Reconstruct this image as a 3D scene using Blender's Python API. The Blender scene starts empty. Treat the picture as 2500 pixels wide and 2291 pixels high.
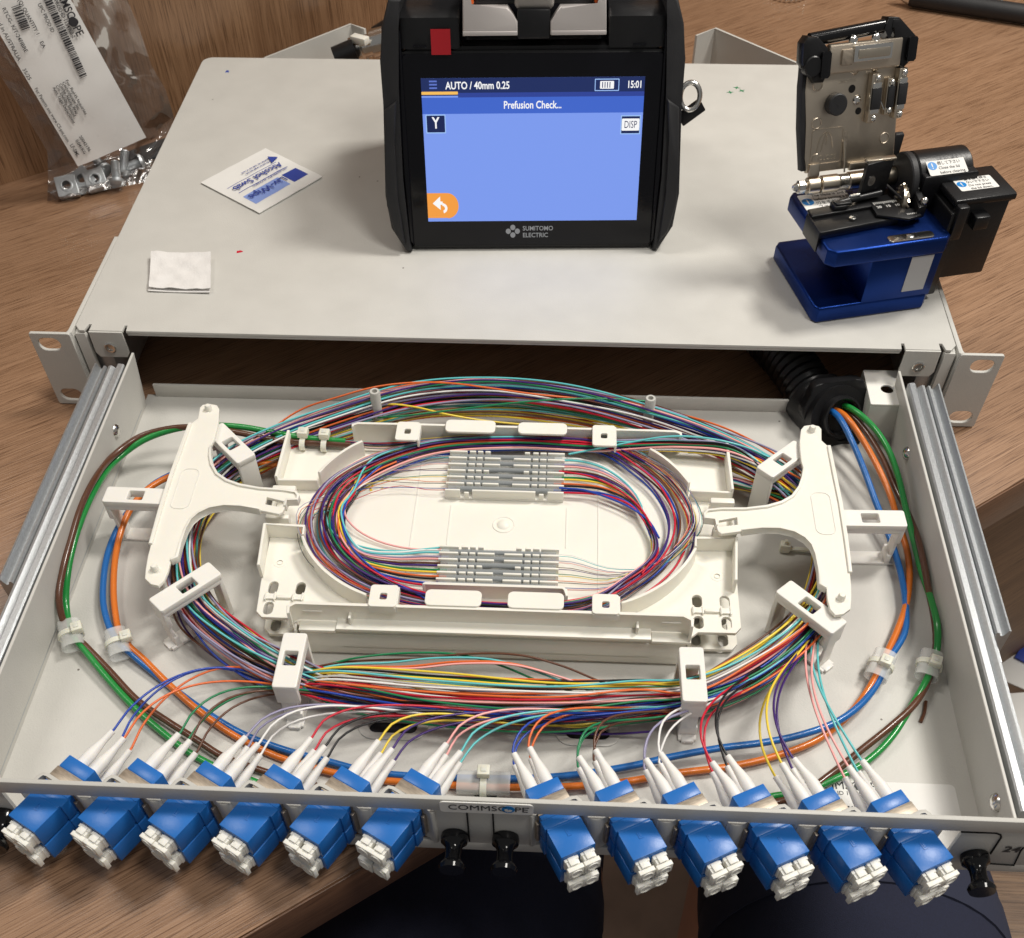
import bpy, bmesh, math, random
from mathutils import Vector, Matrix, noise
R = math.radians
rnd = random.Random(7)
S = bpy.context.scene
MM = 0.001

# ------------------------------------------------------------------ camera
cam_d = bpy.data.cameras.new('camera'); cam = bpy.data.objects.new('camera', cam_d); S.collection.objects.link(cam)
CAMP = Vector((27.04, -435.18, 364.42)); CAME = (0.6219, 0.0098, 0.0505); FPX = 2544.4; CX, CY = 1250.0, 1666.5
cam.location = CAMP*MM; cam.rotation_mode = 'XYZ'; cam.rotation_euler = CAME
cam_d.sensor_fit = 'HORIZONTAL'; cam_d.sensor_width = 36; cam_d.lens = 36*FPX/2500; cam_d.shift_y = 521/2500
cam_d.clip_start = 0.01; cam_d.clip_end = 60
cam_d.dof.use_dof = True; cam_d.dof.focus_distance = 0.46; cam_d.dof.aperture_fstop = 32.0
S.camera = cam
# ------------------------------------------------------------------ world, lamps, exposure
w = bpy.data.worlds.new('World'); S.world = w; w.use_nodes = True
w.node_tree.nodes['Background'].inputs[0].default_value = (1.0, 0.98, 0.95, 1); w.node_tree.nodes['Background'].inputs[1].default_value = 0.20
def ceiling_light(x, y, z, sx, sy, power, col=(1, .955, .885)):
    l = bpy.data.lights.new('ceiling_light', 'AREA'); l.shape = 'RECTANGLE'; l.size = sx; l.size_y = sy; l.energy = power; l.color = col
    o = bpy.data.objects.new('ceiling_light', l); S.collection.objects.link(o); o.location = (x, y, z)
    o.rotation_euler = (Vector((0, 0, 0))-Vector((x, y, z))).to_track_quat('-Z', 'Y').to_euler()
ceiling_light(0.85, 0.42, 1.55, 0.32, 0.32, 22)
ceiling_light(0.62, -0.42, 1.60, 0.34, 0.34, 11)
ceiling_light(-0.79, 0.32, 1.60, 0.30, 0.55, 8)
S.view_settings.view_transform = 'Standard'; S.view_settings.look = 'None'; S.view_settings.gamma = 1; S.view_settings.exposure = -0.09
try: S.cycles.max_bounces = 8; S.cycles.transparent_max_bounces = 16
except Exception: pass

# ------------------------------------------------------------------ survey: photograph point -> place on a plane
CM = cam.rotation_euler.to_matrix()
def un(u, v, z=None, y=None, x=None):
    d = CM @ Vector(((u-CX)/FPX, -(v-CY)/FPX, -1.0))
    for i, c in ((2, z), (1, y), (0, x)):
        if c is not None: return CAMP + d*((c-CAMP[i])/d[i])
def crop(x0, y0, s): return lambda pu, pv, **a: un(x0+pu/s, y0+pv/s, **a)
D = crop(0, 0, 1/1.2407); c1 = crop(0, 0, 2.0522); c3 = crop(1650, 0, 2.0518); c4 = crop(0, 750, 2.173); c5 = crop(600, 900, 2.173)
c6 = crop(1250, 900, 2.173); c7 = crop(1750, 750, 2.4627); cb = crop(0, 1500, 2.335); cm_ = crop(700, 1600, 2.52); cr = crop(1250, 1600, 2.52); cq = crop(1800, 1500, 2.335)
ck = crop(1850, 350, 3.1015)

# ------------------------------------------------------------------ materials
def mat(name, col, rough=.5, metal=0., var=.0, vscale=60, bump=.0, bscale=800, spec=.5, coat=0, emit=None, es=1, alpha=1, trans=0, sss=0, stretch=None, ior=1.45):
    m = bpy.data.materials.new(name); m.use_nodes = True; nt = m.node_tree; b = nt.nodes['Principled BSDF']
    I = b.inputs; I['Base Color'].default_value = (*col, 1); I['Roughness'].default_value = rough; I['Metallic'].default_value = metal
    I['Specular IOR Level'].default_value = spec; I['Coat Weight'].default_value = coat; I['Alpha'].default_value = alpha; I['Transmission Weight'].default_value = trans; I['IOR'].default_value = ior
    if sss: I['Subsurface Weight'].default_value = sss; I['Subsurface Scale'].default_value = .002; I['Subsurface Radius'].default_value = (1, .8, .5)
    if emit: I['Emission Color'].default_value = (*emit, 1); I['Emission Strength'].default_value = es
    if var or bump:
        tc = nt.nodes.new('ShaderNodeTexCoord'); src = tc.outputs['Object']
        if stretch:
            mp = nt.nodes.new('ShaderNodeMapping'); mp.inputs['Scale'].default_value = stretch; nt.links.new(src, mp.inputs[0]); src = mp.outputs[0]
        if var:
            n = nt.nodes.new('ShaderNodeTexNoise'); n.inputs['Scale'].default_value = vscale; n.inputs['Detail'].default_value = 6; nt.links.new(src, n.inputs[0])
            r = nt.nodes.new('ShaderNodeMapRange'); r.inputs[1].default_value = .3; r.inputs[2].default_value = .7; r.inputs[3].default_value = 1-var; r.inputs[4].default_value = 1+var
            nt.links.new(n.outputs['Fac'], r.inputs[0]); mx = nt.nodes.new('ShaderNodeVectorMath'); mx.operation = 'SCALE'; mx.inputs[0].default_value = col
            nt.links.new(r.outputs[0], mx.inputs['Scale']); nt.links.new(mx.outputs[0], I['Base Color'])
            r2 = nt.nodes.new('ShaderNodeMapRange'); r2.inputs[3].default_value = max(0, rough-.08); r2.inputs[4].default_value = rough+.1; nt.links.new(n.outputs['Fac'], r2.inputs[0]); nt.links.new(r2.outputs[0], I['Roughness'])
        if bump:
            n2 = nt.nodes.new('ShaderNodeTexNoise'); n2.inputs['Scale'].default_value = bscale; n2.inputs['Detail'].default_value = 3; nt.links.new(src, n2.inputs[0])
            bp = nt.nodes.new('ShaderNodeBump'); bp.inputs['Strength'].default_value = bump; bp.inputs['Distance'].default_value = .0004; nt.links.new(n2.outputs['Fac'], bp.inputs['Height']); nt.links.new(bp.outputs[0], I['Normal'])
    return m
def wood(name, dark, light, k=1., rough=.30):
    m = bpy.data.materials.new(name); m.use_nodes = True; nt = m.node_tree; b = nt.nodes['Principled BSDF']; N = nt.nodes.new; L = nt.links.new
    tc = N('ShaderNodeTexCoord')
    def nz(sc, det, st, dist=0):
        mp = N('ShaderNodeMapping'); mp.inputs['Scale'].default_value = st; L(tc.outputs['Object'], mp.inputs[0])
        n = N('ShaderNodeTexNoise'); n.inputs['Scale'].default_value = sc; n.inputs['Detail'].default_value = det; n.inputs['Distortion'].default_value = dist; n.inputs['Roughness'].default_value = .6; L(mp.outputs[0], n.inputs[0]); return n.outputs['Fac']
    a = nz(24*k, 6, (.12, 1.5, 1.5), .8); f = nz(700*k, 5, (.016, 1.6, 1.6), .1); p = nz(1700*k, 3, (.022, 1.1, 1.1), .1); l = nz(7*k, 4, (.6, 1, 1))
    def ramp(s, p0, c0, p1, c1_):
        r = N('ShaderNodeValToRGB'); r.color_ramp.elements[0].position = p0; r.color_ramp.elements[1].position = p1; r.color_ramp.elements[0].color = (*c0, 1); r.color_ramp.elements[1].color = (*c1_, 1); L(s, r.inputs[0]); return r.outputs[0]
    base = ramp(a, .32, dark, .68, light)
    def mul(x, y, fac=1.):
        mm = N('ShaderNodeMix'); mm.data_type = 'RGBA'; mm.blend_type = 'MULTIPLY'; mm.inputs['Factor'].default_value = fac; L(x, mm.inputs['A']); L(y, mm.inputs['B']); return mm.outputs['Result']
    c = mul(base, ramp(f, .36, (.80, .76, .72), .62, (1.05, 1.05, 1.05))); c = mul(c, ramp(p, .38, (.36, .30, .26), .47, (1, 1, 1)), .85); c = mul(c, ramp(l, .3, (.86, .85, .84), .7, (1.1, 1.1, 1.1)))
    L(c, b.inputs['Base Color']); b.inputs['Roughness'].default_value = rough
    bp = N('ShaderNodeBump'); bp.inputs['Strength'].default_value = .35; bp.inputs['Distance'].default_value = .0004; L(f, bp.inputs['Height']); L(bp.outputs[0], b.inputs['Normal'])
    return m
def specks(m, sc=85., thr=.045, dark=.35):
    nt = m.node_tree; b = nt.nodes['Principled BSDF']; N = nt.nodes.new; L = nt.links.new; src = b.inputs['Base Color'].links[0].from_socket
    tc = N('ShaderNodeTexCoord'); v = N('ShaderNodeTexVoronoi'); v.inputs['Scale'].default_value = sc; L(tc.outputs['Object'], v.inputs['Vector'])
    lt_ = N('ShaderNodeMath'); lt_.operation = 'LESS_THAN'; lt_.inputs[1].default_value = thr; L(v.outputs['Distance'], lt_.inputs[0])
    sp_ = N('ShaderNodeSeparateColor'); L(v.outputs['Color'], sp_.inputs[0]); g2 = N('ShaderNodeMath'); g2.operation = 'GREATER_THAN'; g2.inputs[1].default_value = .9; L(sp_.outputs[0], g2.inputs[0])
    mu = N('ShaderNodeMath'); mu.operation = 'MULTIPLY'; L(lt_.outputs[0], mu.inputs[0]); L(g2.outputs[0], mu.inputs[1])
    mx = N('ShaderNodeMix'); mx.data_type = 'RGBA'; L(mu.outputs[0], mx.inputs['Factor']); L(src, mx.inputs['A']); mx.inputs['B'].default_value = (dark*.5, dark*.45, dark*.4, 1); L(mx.outputs['Result'], b.inputs['Base Color'])
M = {}
M['wood'] = wood('desk wood laminate', (.325, .190, .112), (.375, .226, .138))
M['wood2'] = wood('partition wood laminate', (.27, .15, .08), (.38, .225, .125), .8)
M['wood3'] = wood('edge band wood', (.13, .065, .036), (.22, .115, .065), 1.2)
M['grey'] = mat('light grey powder coat', (.60, .588, .55), .42, var=.03, bump=.25, bscale=1400, spec=.4)
M['grey2'] = mat('light grey powder coat panel', (.55, .54, .505), .45, var=.02, bump=.25, bscale=1400, spec=.4)
specks(M['grey'])
M['cream'] = mat('cream plastic', (.86, .835, .755), .38, var=.015, sss=.15, spec=.45)
M['white'] = mat('white plastic', (.86, .84, .79), .35, var=.01, sss=.12)
M['capw'] = mat('ivory dust cap plastic', (.86, .84, .77), .42, sss=.15, var=.02, bump=.1)
M['boot'] = mat('white rubber boot', (.84, .82, .79), .45, sss=.15)
M['zinc'] = mat('zinc plated steel', (.50, .52, .535), .40, metal=.8, var=.07, vscale=900, bump=.25, bscale=2600)
M['steel'] = mat('bright steel', (.75, .74, .71), .2, metal=1)
M['nickel'] = mat('satin nickel', (.62, .55, .45), .30, metal=1, var=.05, bump=.1)
M['nickelb'] = mat('bead blasted nickel', (.60, .525, .43), .38, metal=.95, var=.06, bump=.25, bscale=2500)
M['blk'] = mat('black plastic', (.008, .008, .009), .33, var=.1, bump=.15)
M['blk2'] = mat('charcoal rubber', (.020, .020, .022), .5, bump=.2, bscale=1500, var=.1)
M['gloss'] = mat('black glass', (.004, .004, .006), .12, spec=.35)
M['knob'] = mat('black gloss plastic', (.006, .006, .007), .12)
M['dark'] = mat('dark void', (.006, .005, .005), .8)
M['ablue'] = mat('adapter blue plastic', (.016, .15, .50), .32, var=.03, bump=.08, spec=.45)
M['navy'] = mat('blue anodised aluminium', (.006, .030, .175), .30, metal=.85, var=.08, bump=.2, bscale=2200)
M['navyd'] = mat('matte label grey', (.45, .45, .46), .5)
M['silver'] = mat('silver painted plastic', (.62, .58, .56), .38, metal=.35, bump=.15, bscale=2500)
M['clip'] = mat('brushed steel spring clip', (.42, .36, .29), .42, metal=.7, var=.2, vscale=400, stretch=(1, 6, 1))
M['clear'] = mat('clear sleeve', (.85, .86, .84), .25, alpha=.32, spec=.6)
M['tie'] = mat('natural nylon', (.80, .79, .68), .4, sss=.3, alpha=.93)
M['sleeve'] = mat('clear shrink sleeve', (.52, .55, .56), .16, alpha=.40, spec=.8)
M['rod'] = mat('sleeve steel rod', (.20, .22, .23), .35, metal=.3)
M['paper'] = mat('white paper', (.80, .79, .76), .7, var=.02, bump=.15, bscale=500)
M['tissue'] = mat('white tissue', (.80, .78, .76), .85, var=.04, vscale=150, bump=.6, bscale=900)
M['label'] = mat('glossy white label', (.90, .89, .87), .28, var=.01, bump=.1)
M['ink'] = mat('black ink', (.03, .03, .035), .6)
M['inkb'] = mat('blue ink', (.03, .06, .34), .55)
M['inkbl'] = mat('pale blue ink', (.25, .35, .72), .55)
M['mblue'] = mat('sticker blue', (.01, .22, .60), .45)
M['red'] = mat('red tape', (.42, .012, .02), .4)
M['orange'] = mat('orange rubber', (.75, .13, .01), .4)
M['skin'] = mat('skin', (.42, .22, .15), .55, sss=.2, var=.06)
M['cloth'] = mat('dark navy cloth', (.020, .023, .048), .9, var=.15, vscale=900, bump=.8, bscale=2500)
M['cloth2'] = mat('dark navy cloth hem', (.030, .034, .062), .9, bump=.8, bscale=2500)
M['floor'] = mat('brown carpet', (.62, .48, .38), .9, var=.25, vscale=12, bump=.6, bscale=300)
M['cab'] = wood('cabinet board', (.15, .085, .045), (.27, .165, .09), .8, .5)
def glassfilm():
    m = bpy.data.materials.new('clear polythene'); m.use_nodes = True; nt = m.node_tree; nt.nodes.remove(nt.nodes['Principled BSDF']); N = nt.nodes.new; L = nt.links.new
    t = N('ShaderNodeBsdfTransparent'); t.inputs[0].default_value = (.90, .88, .87, 1); g = N('ShaderNodeBsdfGlossy'); g.inputs['Roughness'].default_value = .07; d = N('ShaderNodeBsdfDiffuse'); d.inputs[0].default_value = (.6, .55, .52, 1)
    fr = N('ShaderNodeLayerWeight'); fr.inputs[0].default_value = .35; a = N('ShaderNodeMixShader'); b = N('ShaderNodeMixShader'); b.inputs[0].default_value = .05
    L(t.outputs[0], b.inputs[1]); L(d.outputs[0], b.inputs[2]); mr = N('ShaderNodeMapRange'); mr.inputs[3].default_value = .05; mr.inputs[4].default_value = .7; L(fr.outputs['Fresnel'], mr.inputs[0]); L(mr.outputs[0], a.inputs[0]); L(b.outputs[0], a.inputs[1]); L(g.outputs[0], a.inputs[2]); L(a.outputs[0], nt.nodes['Material Output'].inputs[0])
    return m
M['film'] = glassfilm()
def emis(name, c, s=1.): return mat(name, (.01, .01, .01), .3, emit=c, es=s, spec=.2)
M['e_body'] = emis('screen pale blue', (.215, .345, .90)); M['e_bar'] = emis('screen navy', (.014, .028, .12)); M['e_band'] = emis('screen mid blue', (.055, .14, .62)); M['e_sub'] = emis('screen deep blue', (.03, .06, .32))
M['e_white'] = emis('screen white', (1, 1, 1)); M['e_or'] = emis('screen orange', (.95, .36, .06)); M['e_yel'] = emis('screen yellow', (.98, .55, .12)); M['e_lb'] = emis('screen light blue', (.35, .55, .95)); M['e_menu'] = emis('screen menu blue', (.12, .19, .62)); M['e_key'] = emis('screen dark key', (.01, .02, .09)); M['e_ltxt'] = emis('glowing grey logo', (.3, .3, .3), .8)  # last one: printed bezel logo given a glow of its own to look brighter
FC = dict(blue=(.012, .06, .42), orange=(.80, .16, .035), green=(.012, .22, .085), brown=(.12, .045, .022), slate=(.33, .31, .46), white=(.88, .87, .85), red=(.62, .012, .04), black=(.008, .008, .01), yellow=(.92, .68, .06), violet=(.055, .018, .17), rose=(.95, .44, .42), aqua=(.14, .58, .60))
for k, v in FC.items(): M['f_'+k] = mat(k+' fibre jacket', v, .30, spec=.55)
TC = dict(blue=(.012, .13, .42), orange=(.68, .17, .02), green=(.015, .26, .05), brown=(.105, .042, .022))
for k, v in TC.items(): M['t_'+k] = mat(k+' buffer tube', v, .25, var=.03, coat=.2, spec=.6)
COLS = list(FC)

# ------------------------------------------------------------------ builder
class G:
    def __init__(s): s.bm = bmesh.new(); s.M = Matrix.Identity(4)
    def _v(s, p): return s.bm.verts.new((s.M @ Vector(p))*MM)
    def bx(s, x0, x1, y0, y1, z0, z1, bev=0, seg=2, M=None):
        T = (M or Matrix.Identity(4))
        vs = [s._v(T @ Vector(p)) for p in ((x0,y0,z0),(x1,y0,z0),(x1,y1,z0),(x0,y1,z0),(x0,y0,z1),(x1,y0,z1),(x1,y1,z1),(x0,y1,z1))]
        fs = [s.bm.faces.new([vs[i] for i in f]) for f in ((3,2,1,0),(4,5,6,7),(0,1,5,4),(1,2,6,5),(2,3,7,6),(3,0,4,7))]
        if bev:
            es = list({e for f in fs for e in f.edges}); bmesh.ops.bevel(s.bm, geom=es, offset=bev*MM, segments=seg, affect='EDGES', profile=.5, clamp_overlap=True)
        return s
    def prism(s, poly, z0, z1, bev=0, seg=2, M=None):
        T = (M or Matrix.Identity(4)); a = sum(poly[i][0]*poly[(i+1) % len(poly)][1]-poly[(i+1) % len(poly)][0]*poly[i][1] for i in range(len(poly)))
        if a < 0: poly = list(reversed(poly))
        lo = [s._v(T @ Vector((p[0], p[1], z0))) for p in poly]; hi = [s._v(T @ Vector((p[0], p[1], z1))) for p in poly]; n = len(poly)
        ft = s.bm.faces.new(hi); fb = s.bm.faces.new(list(reversed(lo))); sd = [s.bm.faces.new([lo[i], lo[(i+1) % n], hi[(i+1) % n], hi[i]]) for i in range(n)]
        if bev:
            bmesh.ops.bevel(s.bm, geom=list(set(ft.edges) | set(fb.edges)), offset=bev*MM, segments=seg, affect='EDGES', profile=.5, clamp_overlap=True)
        return s
    def wall(s, pts, th, z0, z1, bev=0):
        """upright sheet that follows a line of points in plan"""
        L, Rr = [], []
        for i, p in enumerate(pts):
            a = Vector(pts[max(0, i-1)][:2]); b = Vector(pts[min(len(pts)-1, i+1)][:2]); t = (b-a).normalized(); n = Vector((-t.y, t.x))*th/2
            q = Vector(p[:2]); L.append(q+n); Rr.append(q-n)
        return s.prism([tuple(v) for v in L]+[tuple(v) for v in reversed(Rr)], z0, z1, bev)
    def cyl(s, p0, p1, r, n=20, r2=None, bev=0):
        return s.lathe([(0, 0), (r, 0), (r if r2 is None else r2, 1), (0, 1)], p0, p1, n) if not bev else s.lathe([(0, 0), (r-bev, 0), (r, bev/(Vector(p1)-Vector(p0)).length), (r if r2 is None else r2, 1-bev/(Vector(p1)-Vector(p0)).length), ((r if r2 is None else r2)-bev, 1), (0, 1)], p0, p1, n)
    def lathe(s, prof, p0, p1, n=20):
        p0 = Vector(p0); p1 = Vector(p1); ax = (p1-p0); q = ax.to_track_quat('Z', 'Y').to_matrix(); rings = []
        for r, t in prof:
            c = p0+ax*t
            if r < 1e-6: rings.append([s._v(c)])
            else: rings.append([s._v(c+q @ Vector((r*math.cos(2*math.pi*i/n), r*math.sin(2*math.pi*i/n), 0))) for i in range(n)])
        for a, b in zip(rings, rings[1:]):
            for i in range(n):
                j = (i+1) % n
                if len(a) == 1 and len(b) == 1: break
                if len(a) == 1: s.bm.faces.new([a[0], b[j], b[i]])
                elif len(b) == 1: s.bm.faces.new([a[i], a[j], b[0]])
                else: s.bm.faces.new([a[i], a[j], b[j], b[i]])
        return s
    def tube(s, pts, r, n=8, caps=True, closed=False, flat=1.):
        pts = [Vector(p) for p in pts]; m = len(pts); T = []
        for i in range(m):
            a = pts[(i-1) % m] if closed else pts[max(0, i-1)]; b = pts[(i+1) % m] if closed else pts[min(m-1, i+1)]; T.append((b-a).normalized())
        up = Vector((0, 0, 1)) if abs(T[0].z) < .9 else Vector((1, 0, 0)); N = (up-T[0]*up.dot(T[0])).normalized(); rings = []
        for i in range(m):
            if i: N = (N-T[i]*N.dot(T[i])).normalized()
            B = T[i].cross(N); rr = r[i] if isinstance(r, (list, tuple)) else r
            rings.append([s._v(pts[i]+N*math.cos(2*math.pi*k/n)*rr*flat+B*math.sin(2*math.pi*k/n)*rr) for k in range(n)])
        rng = range(m) if closed else range(m-1)
        for i in rng:
            a, b = rings[i], rings[(i+1) % m]
            for k in range(n): s.bm.faces.new([a[k], a[(k+1) % n], b[(k+1) % n], b[k]])
        if caps and not closed: s.bm.faces.new(list(reversed(rings[0]))); s.bm.faces.new(rings[-1])
        return s
    def ball(s, c, r, sx=1, sy=1, sz=1, u=16, v=10):
        res = bmesh.ops.create_uvsphere(s.bm, u_segments=u, v_segments=v, radius=1)
        for q in res['verts']: q.co = (s.M @ (Vector(c)+Vector((q.co.x*r*sx, q.co.y*r*sy, q.co.z*r*sz))))*MM
        return s
    def mesh_in(s, me, T):
        n0 = len(s.bm.verts); s.bm.from_mesh(me); s.bm.verts.ensure_lookup_table()
        for q in s.bm.verts[n0:]: q.co = (s.M @ (T @ q.co))*MM
        return s
def link(o): S.collection.objects.link(o); return o
def obj(name, g, m, parent=None, local=False, smooth=35, **props):
    me = bpy.data.meshes.new(name); bmesh.ops.recalc_face_normals(g.bm, faces=g.bm.faces) if not getattr(g, 'norecalc', 0) else None
    g.bm.to_mesh(me); g.bm.free(); me.materials.append(M[m] if isinstance(m, str) else m)
    if smooth: me.shade_smooth(); me.set_sharp_from_angle(angle=R(smooth))
    o = link(bpy.data.objects.new(name, me))
    if parent is not None:
        o.parent = parent
        if not local and parent.parent is None and parent.type == 'EMPTY': o.matrix_parent_inverse = parent.matrix_basis.inverted()
    for k, v in props.items(): o[k] = v
    return o
def thing(name, label, cat, loc=(0, 0, 0), rz=0, group=None):
    o = link(bpy.data.objects.new(name, None)); o.empty_display_size = .01; o.location = Vector(loc)*MM; o.rotation_euler = (0, 0, rz); o['label'] = label; o['category'] = cat
    if group: o['group'] = group
    return o
def tagt(label, cat, group=None):
    d = dict(label=label, category=cat)
    if group: d['group'] = group
    return d
def dup(src, **props):
    r = link(src.copy())
    for k, v in props.items(): r[k] = v
    for ch in src.children:
        c = link(ch.copy()); c.parent = r
        for g2 in ch.children: d = link(g2.copy()); d.parent = c
    return r
def plate(outer, holes, z0, z1, bev=0):
    """sheet with holes -> mesh in mm"""
    cu = bpy.data.curves.new('tmp', 'CURVE'); cu.dimensions = '2D'; cu.fill_mode = 'BOTH'; cu.extrude = (z1-z0)/2-bev; cu.bevel_depth = bev; cu.bevel_resolution = 1; cu.offset = -bev
    for pl in [outer]+holes:
        sp = cu.splines.new('POLY'); sp.points.add(len(pl)-1); sp.use_cyclic_u = True
        for q, p in zip(sp.points, pl): q.co = (p[0], p[1], 0, 1)
    o = bpy.data.objects.new('tmp', cu); me = bpy.data.meshes.new_from_object(o); bpy.data.objects.remove(o)
    me.transform(Matrix.Translation((0, 0, (z0+z1)/2))); return me
def slot(cx, cy, L, Wd, ang=0, n=8):
    pts = []; h = max(0, (L-Wd)/2)
    for sgn, a0 in ((1, -90), (-1, 90)):
        for i in range(n+1):
            a = R(a0+180*i/n); pts.append((sgn*h+Wd/2*math.cos(a), Wd/2*math.sin(a)))
    c, s_ = math.cos(R(ang)), math.sin(R(ang)); return [(cx+x*c-y*s_, cy+x*s_+y*c) for x, y in pts]
def rrect(x0, x1, y0, y1, r, n=5):
    p = []
    for cx, cy, a0 in ((x1-r, y0+r, -90), (x1-r, y1-r, 0), (x0+r, y1-r, 90), (x0+r, y0+r, 180)):
        for i in range(n+1): a = R(a0+90*i/n); p.append((cx+r*math.cos(a), cy+r*math.sin(a)))
    return p
_tc = {}
def text(s_, size, al='LEFT', bold=0):
    k = (s_, size, al, bold)
    if k not in _tc:
        cu = bpy.data.curves.new('tmp', 'FONT'); cu.body = s_; cu.size = size; cu.align_x = al; cu.align_y = 'CENTER'; cu.extrude = .04; cu.offset = bold; cu.resolution_u = 3
        o = bpy.data.objects.new('tmp', cu); _tc[k] = bpy.data.meshes.new_from_object(o); bpy.data.objects.remove(o)
    return _tc[k]
def frame(o, x, z):
    """matrix with origin o, local x along x, local z along z"""
    x = Vector(x).normalized(); z = Vector(z).normalized(); y = z.cross(x).normalized(); x = y.cross(z)
    m = Matrix.Identity(4)
    for i, c in enumerate((x, y, z)): m.col[i][:3] = c
    m.col[3][:3] = o; return m
def cat_rom(pts, step=3.):
    P = [Vector(p) for p in pts]; P = [P[0]*2-P[1]]+P+[P[-1]*2-P[-2]]; out = []
    for i in range(1, len(P)-2):
        p0, p1, p2, p3 = P[i-1:i+3]; L = (p2-p1).length; n = max(1, int(L/step))
        t01 = max(1e-3, (p1-p0).length**.5); t12 = max(1e-3, L**.5); t23 = max(1e-3, (p3-p2).length**.5)
        m1 = (p2-p1+t12*((p1-p0)/t01-(p2-p0)/(t01+t12))); m2 = (p2-p1+t12*((p3-p2)/t23-(p3-p1)/(t12+t23)))
        for k in range(n):
            t = k/n; out.append(p1*(2*t**3-3*t*t+1)+m1*(t**3-2*t*t+t)+p2*(3*t*t-2*t**3)+m2*(t**3-t*t))
    out.append(P[-2]); return out
def screw(g, c, nrm, r=3.2, h=1.6):
    c = Vector(c); n = Vector(nrm).normalized()
    g.lathe([(r, 0), (r*.97, .3), (r*.75, .75), (r*.35, .98), (0, 1)], c, c+n*h, 20)
    t = n.orthogonal().normalized(); b = n.cross(t); Tm = frame(c+n*(h*.72), t, n)
    g.bx(-r*.55, r*.55, -r*.12, r*.12, -.2, .5, M=Tm); g.bx(-r*.12, r*.12, -r*.55, r*.55, -.2, .52, M=Tm)
# ------------------------------------------------------------------ setting: desk, partition, floor
ED = Vector((.8019, .5974, 0)); EN = Vector((-.5974, .8019, 0)); E0 = Vector((-68.2, -283.2, 0)); AN = math.atan2(ED.y, ED.x)
desk = thing('desk', 'brown wood-effect desk with a straight front edge under the open fibre shelf', 'desk', E0, AN)
obj('desktop', G().bx(-900, 1500, 1.2, 1000, -25, -.6, .5), 'wood', desk, local=True)
obj('edge_band', G().bx(-900, 1500, 0, 1.1, -26, -.9, .4), 'wood3', desk, local=True)
obj('under_panel', G().bx(330, 1500, 26, 44, -700, -25.6, 0), 'cab', desk, local=True)
obj('apron', G().bx(-900, 200, 90, 108, -420, -25.6, 0), 'wood3', desk, local=True)
def at_wall(s_, off, z): return Vector((-347.9, 214.7, 0))+ED_W*s_-NW*off+Vector((0, 0, z))
ED_W = Vector((.8077, .5896, 0)); NW = Vector((-.5896, .8077, 0)); AW = math.atan2(ED_W.y, ED_W.x)
wl = obj('wood_partition_wall', G().bx(-420, 1600, 0, 18, -.5, 620), 'wood2', kind='structure'); wl.location = Vector((-347.9, 214.7, 0))*MM; wl.rotation_euler = (0, 0, AW)
# grain on the partition runs upright: turn the object so that local x is vertical
me = wl.data; me.transform(Matrix.Rotation(R(90), 4, 'Y')); wl.rotation_euler = (Matrix.Rotation(AW, 3, 'Z') @ Matrix.Rotation(R(-90), 3, 'Y')).to_euler()
obj('floor', G().bx(-3000, 3000, -3000, 3000, -730, -720), 'floor', kind='structure')
# ------------------------------------------------------------------ rack enclosure
enc = thing('rack_enclosure', 'light grey steel rack shelf housing with a wide flat lid and slotted mounting ears', 'rack shelf', (0, 150, 0))
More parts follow.
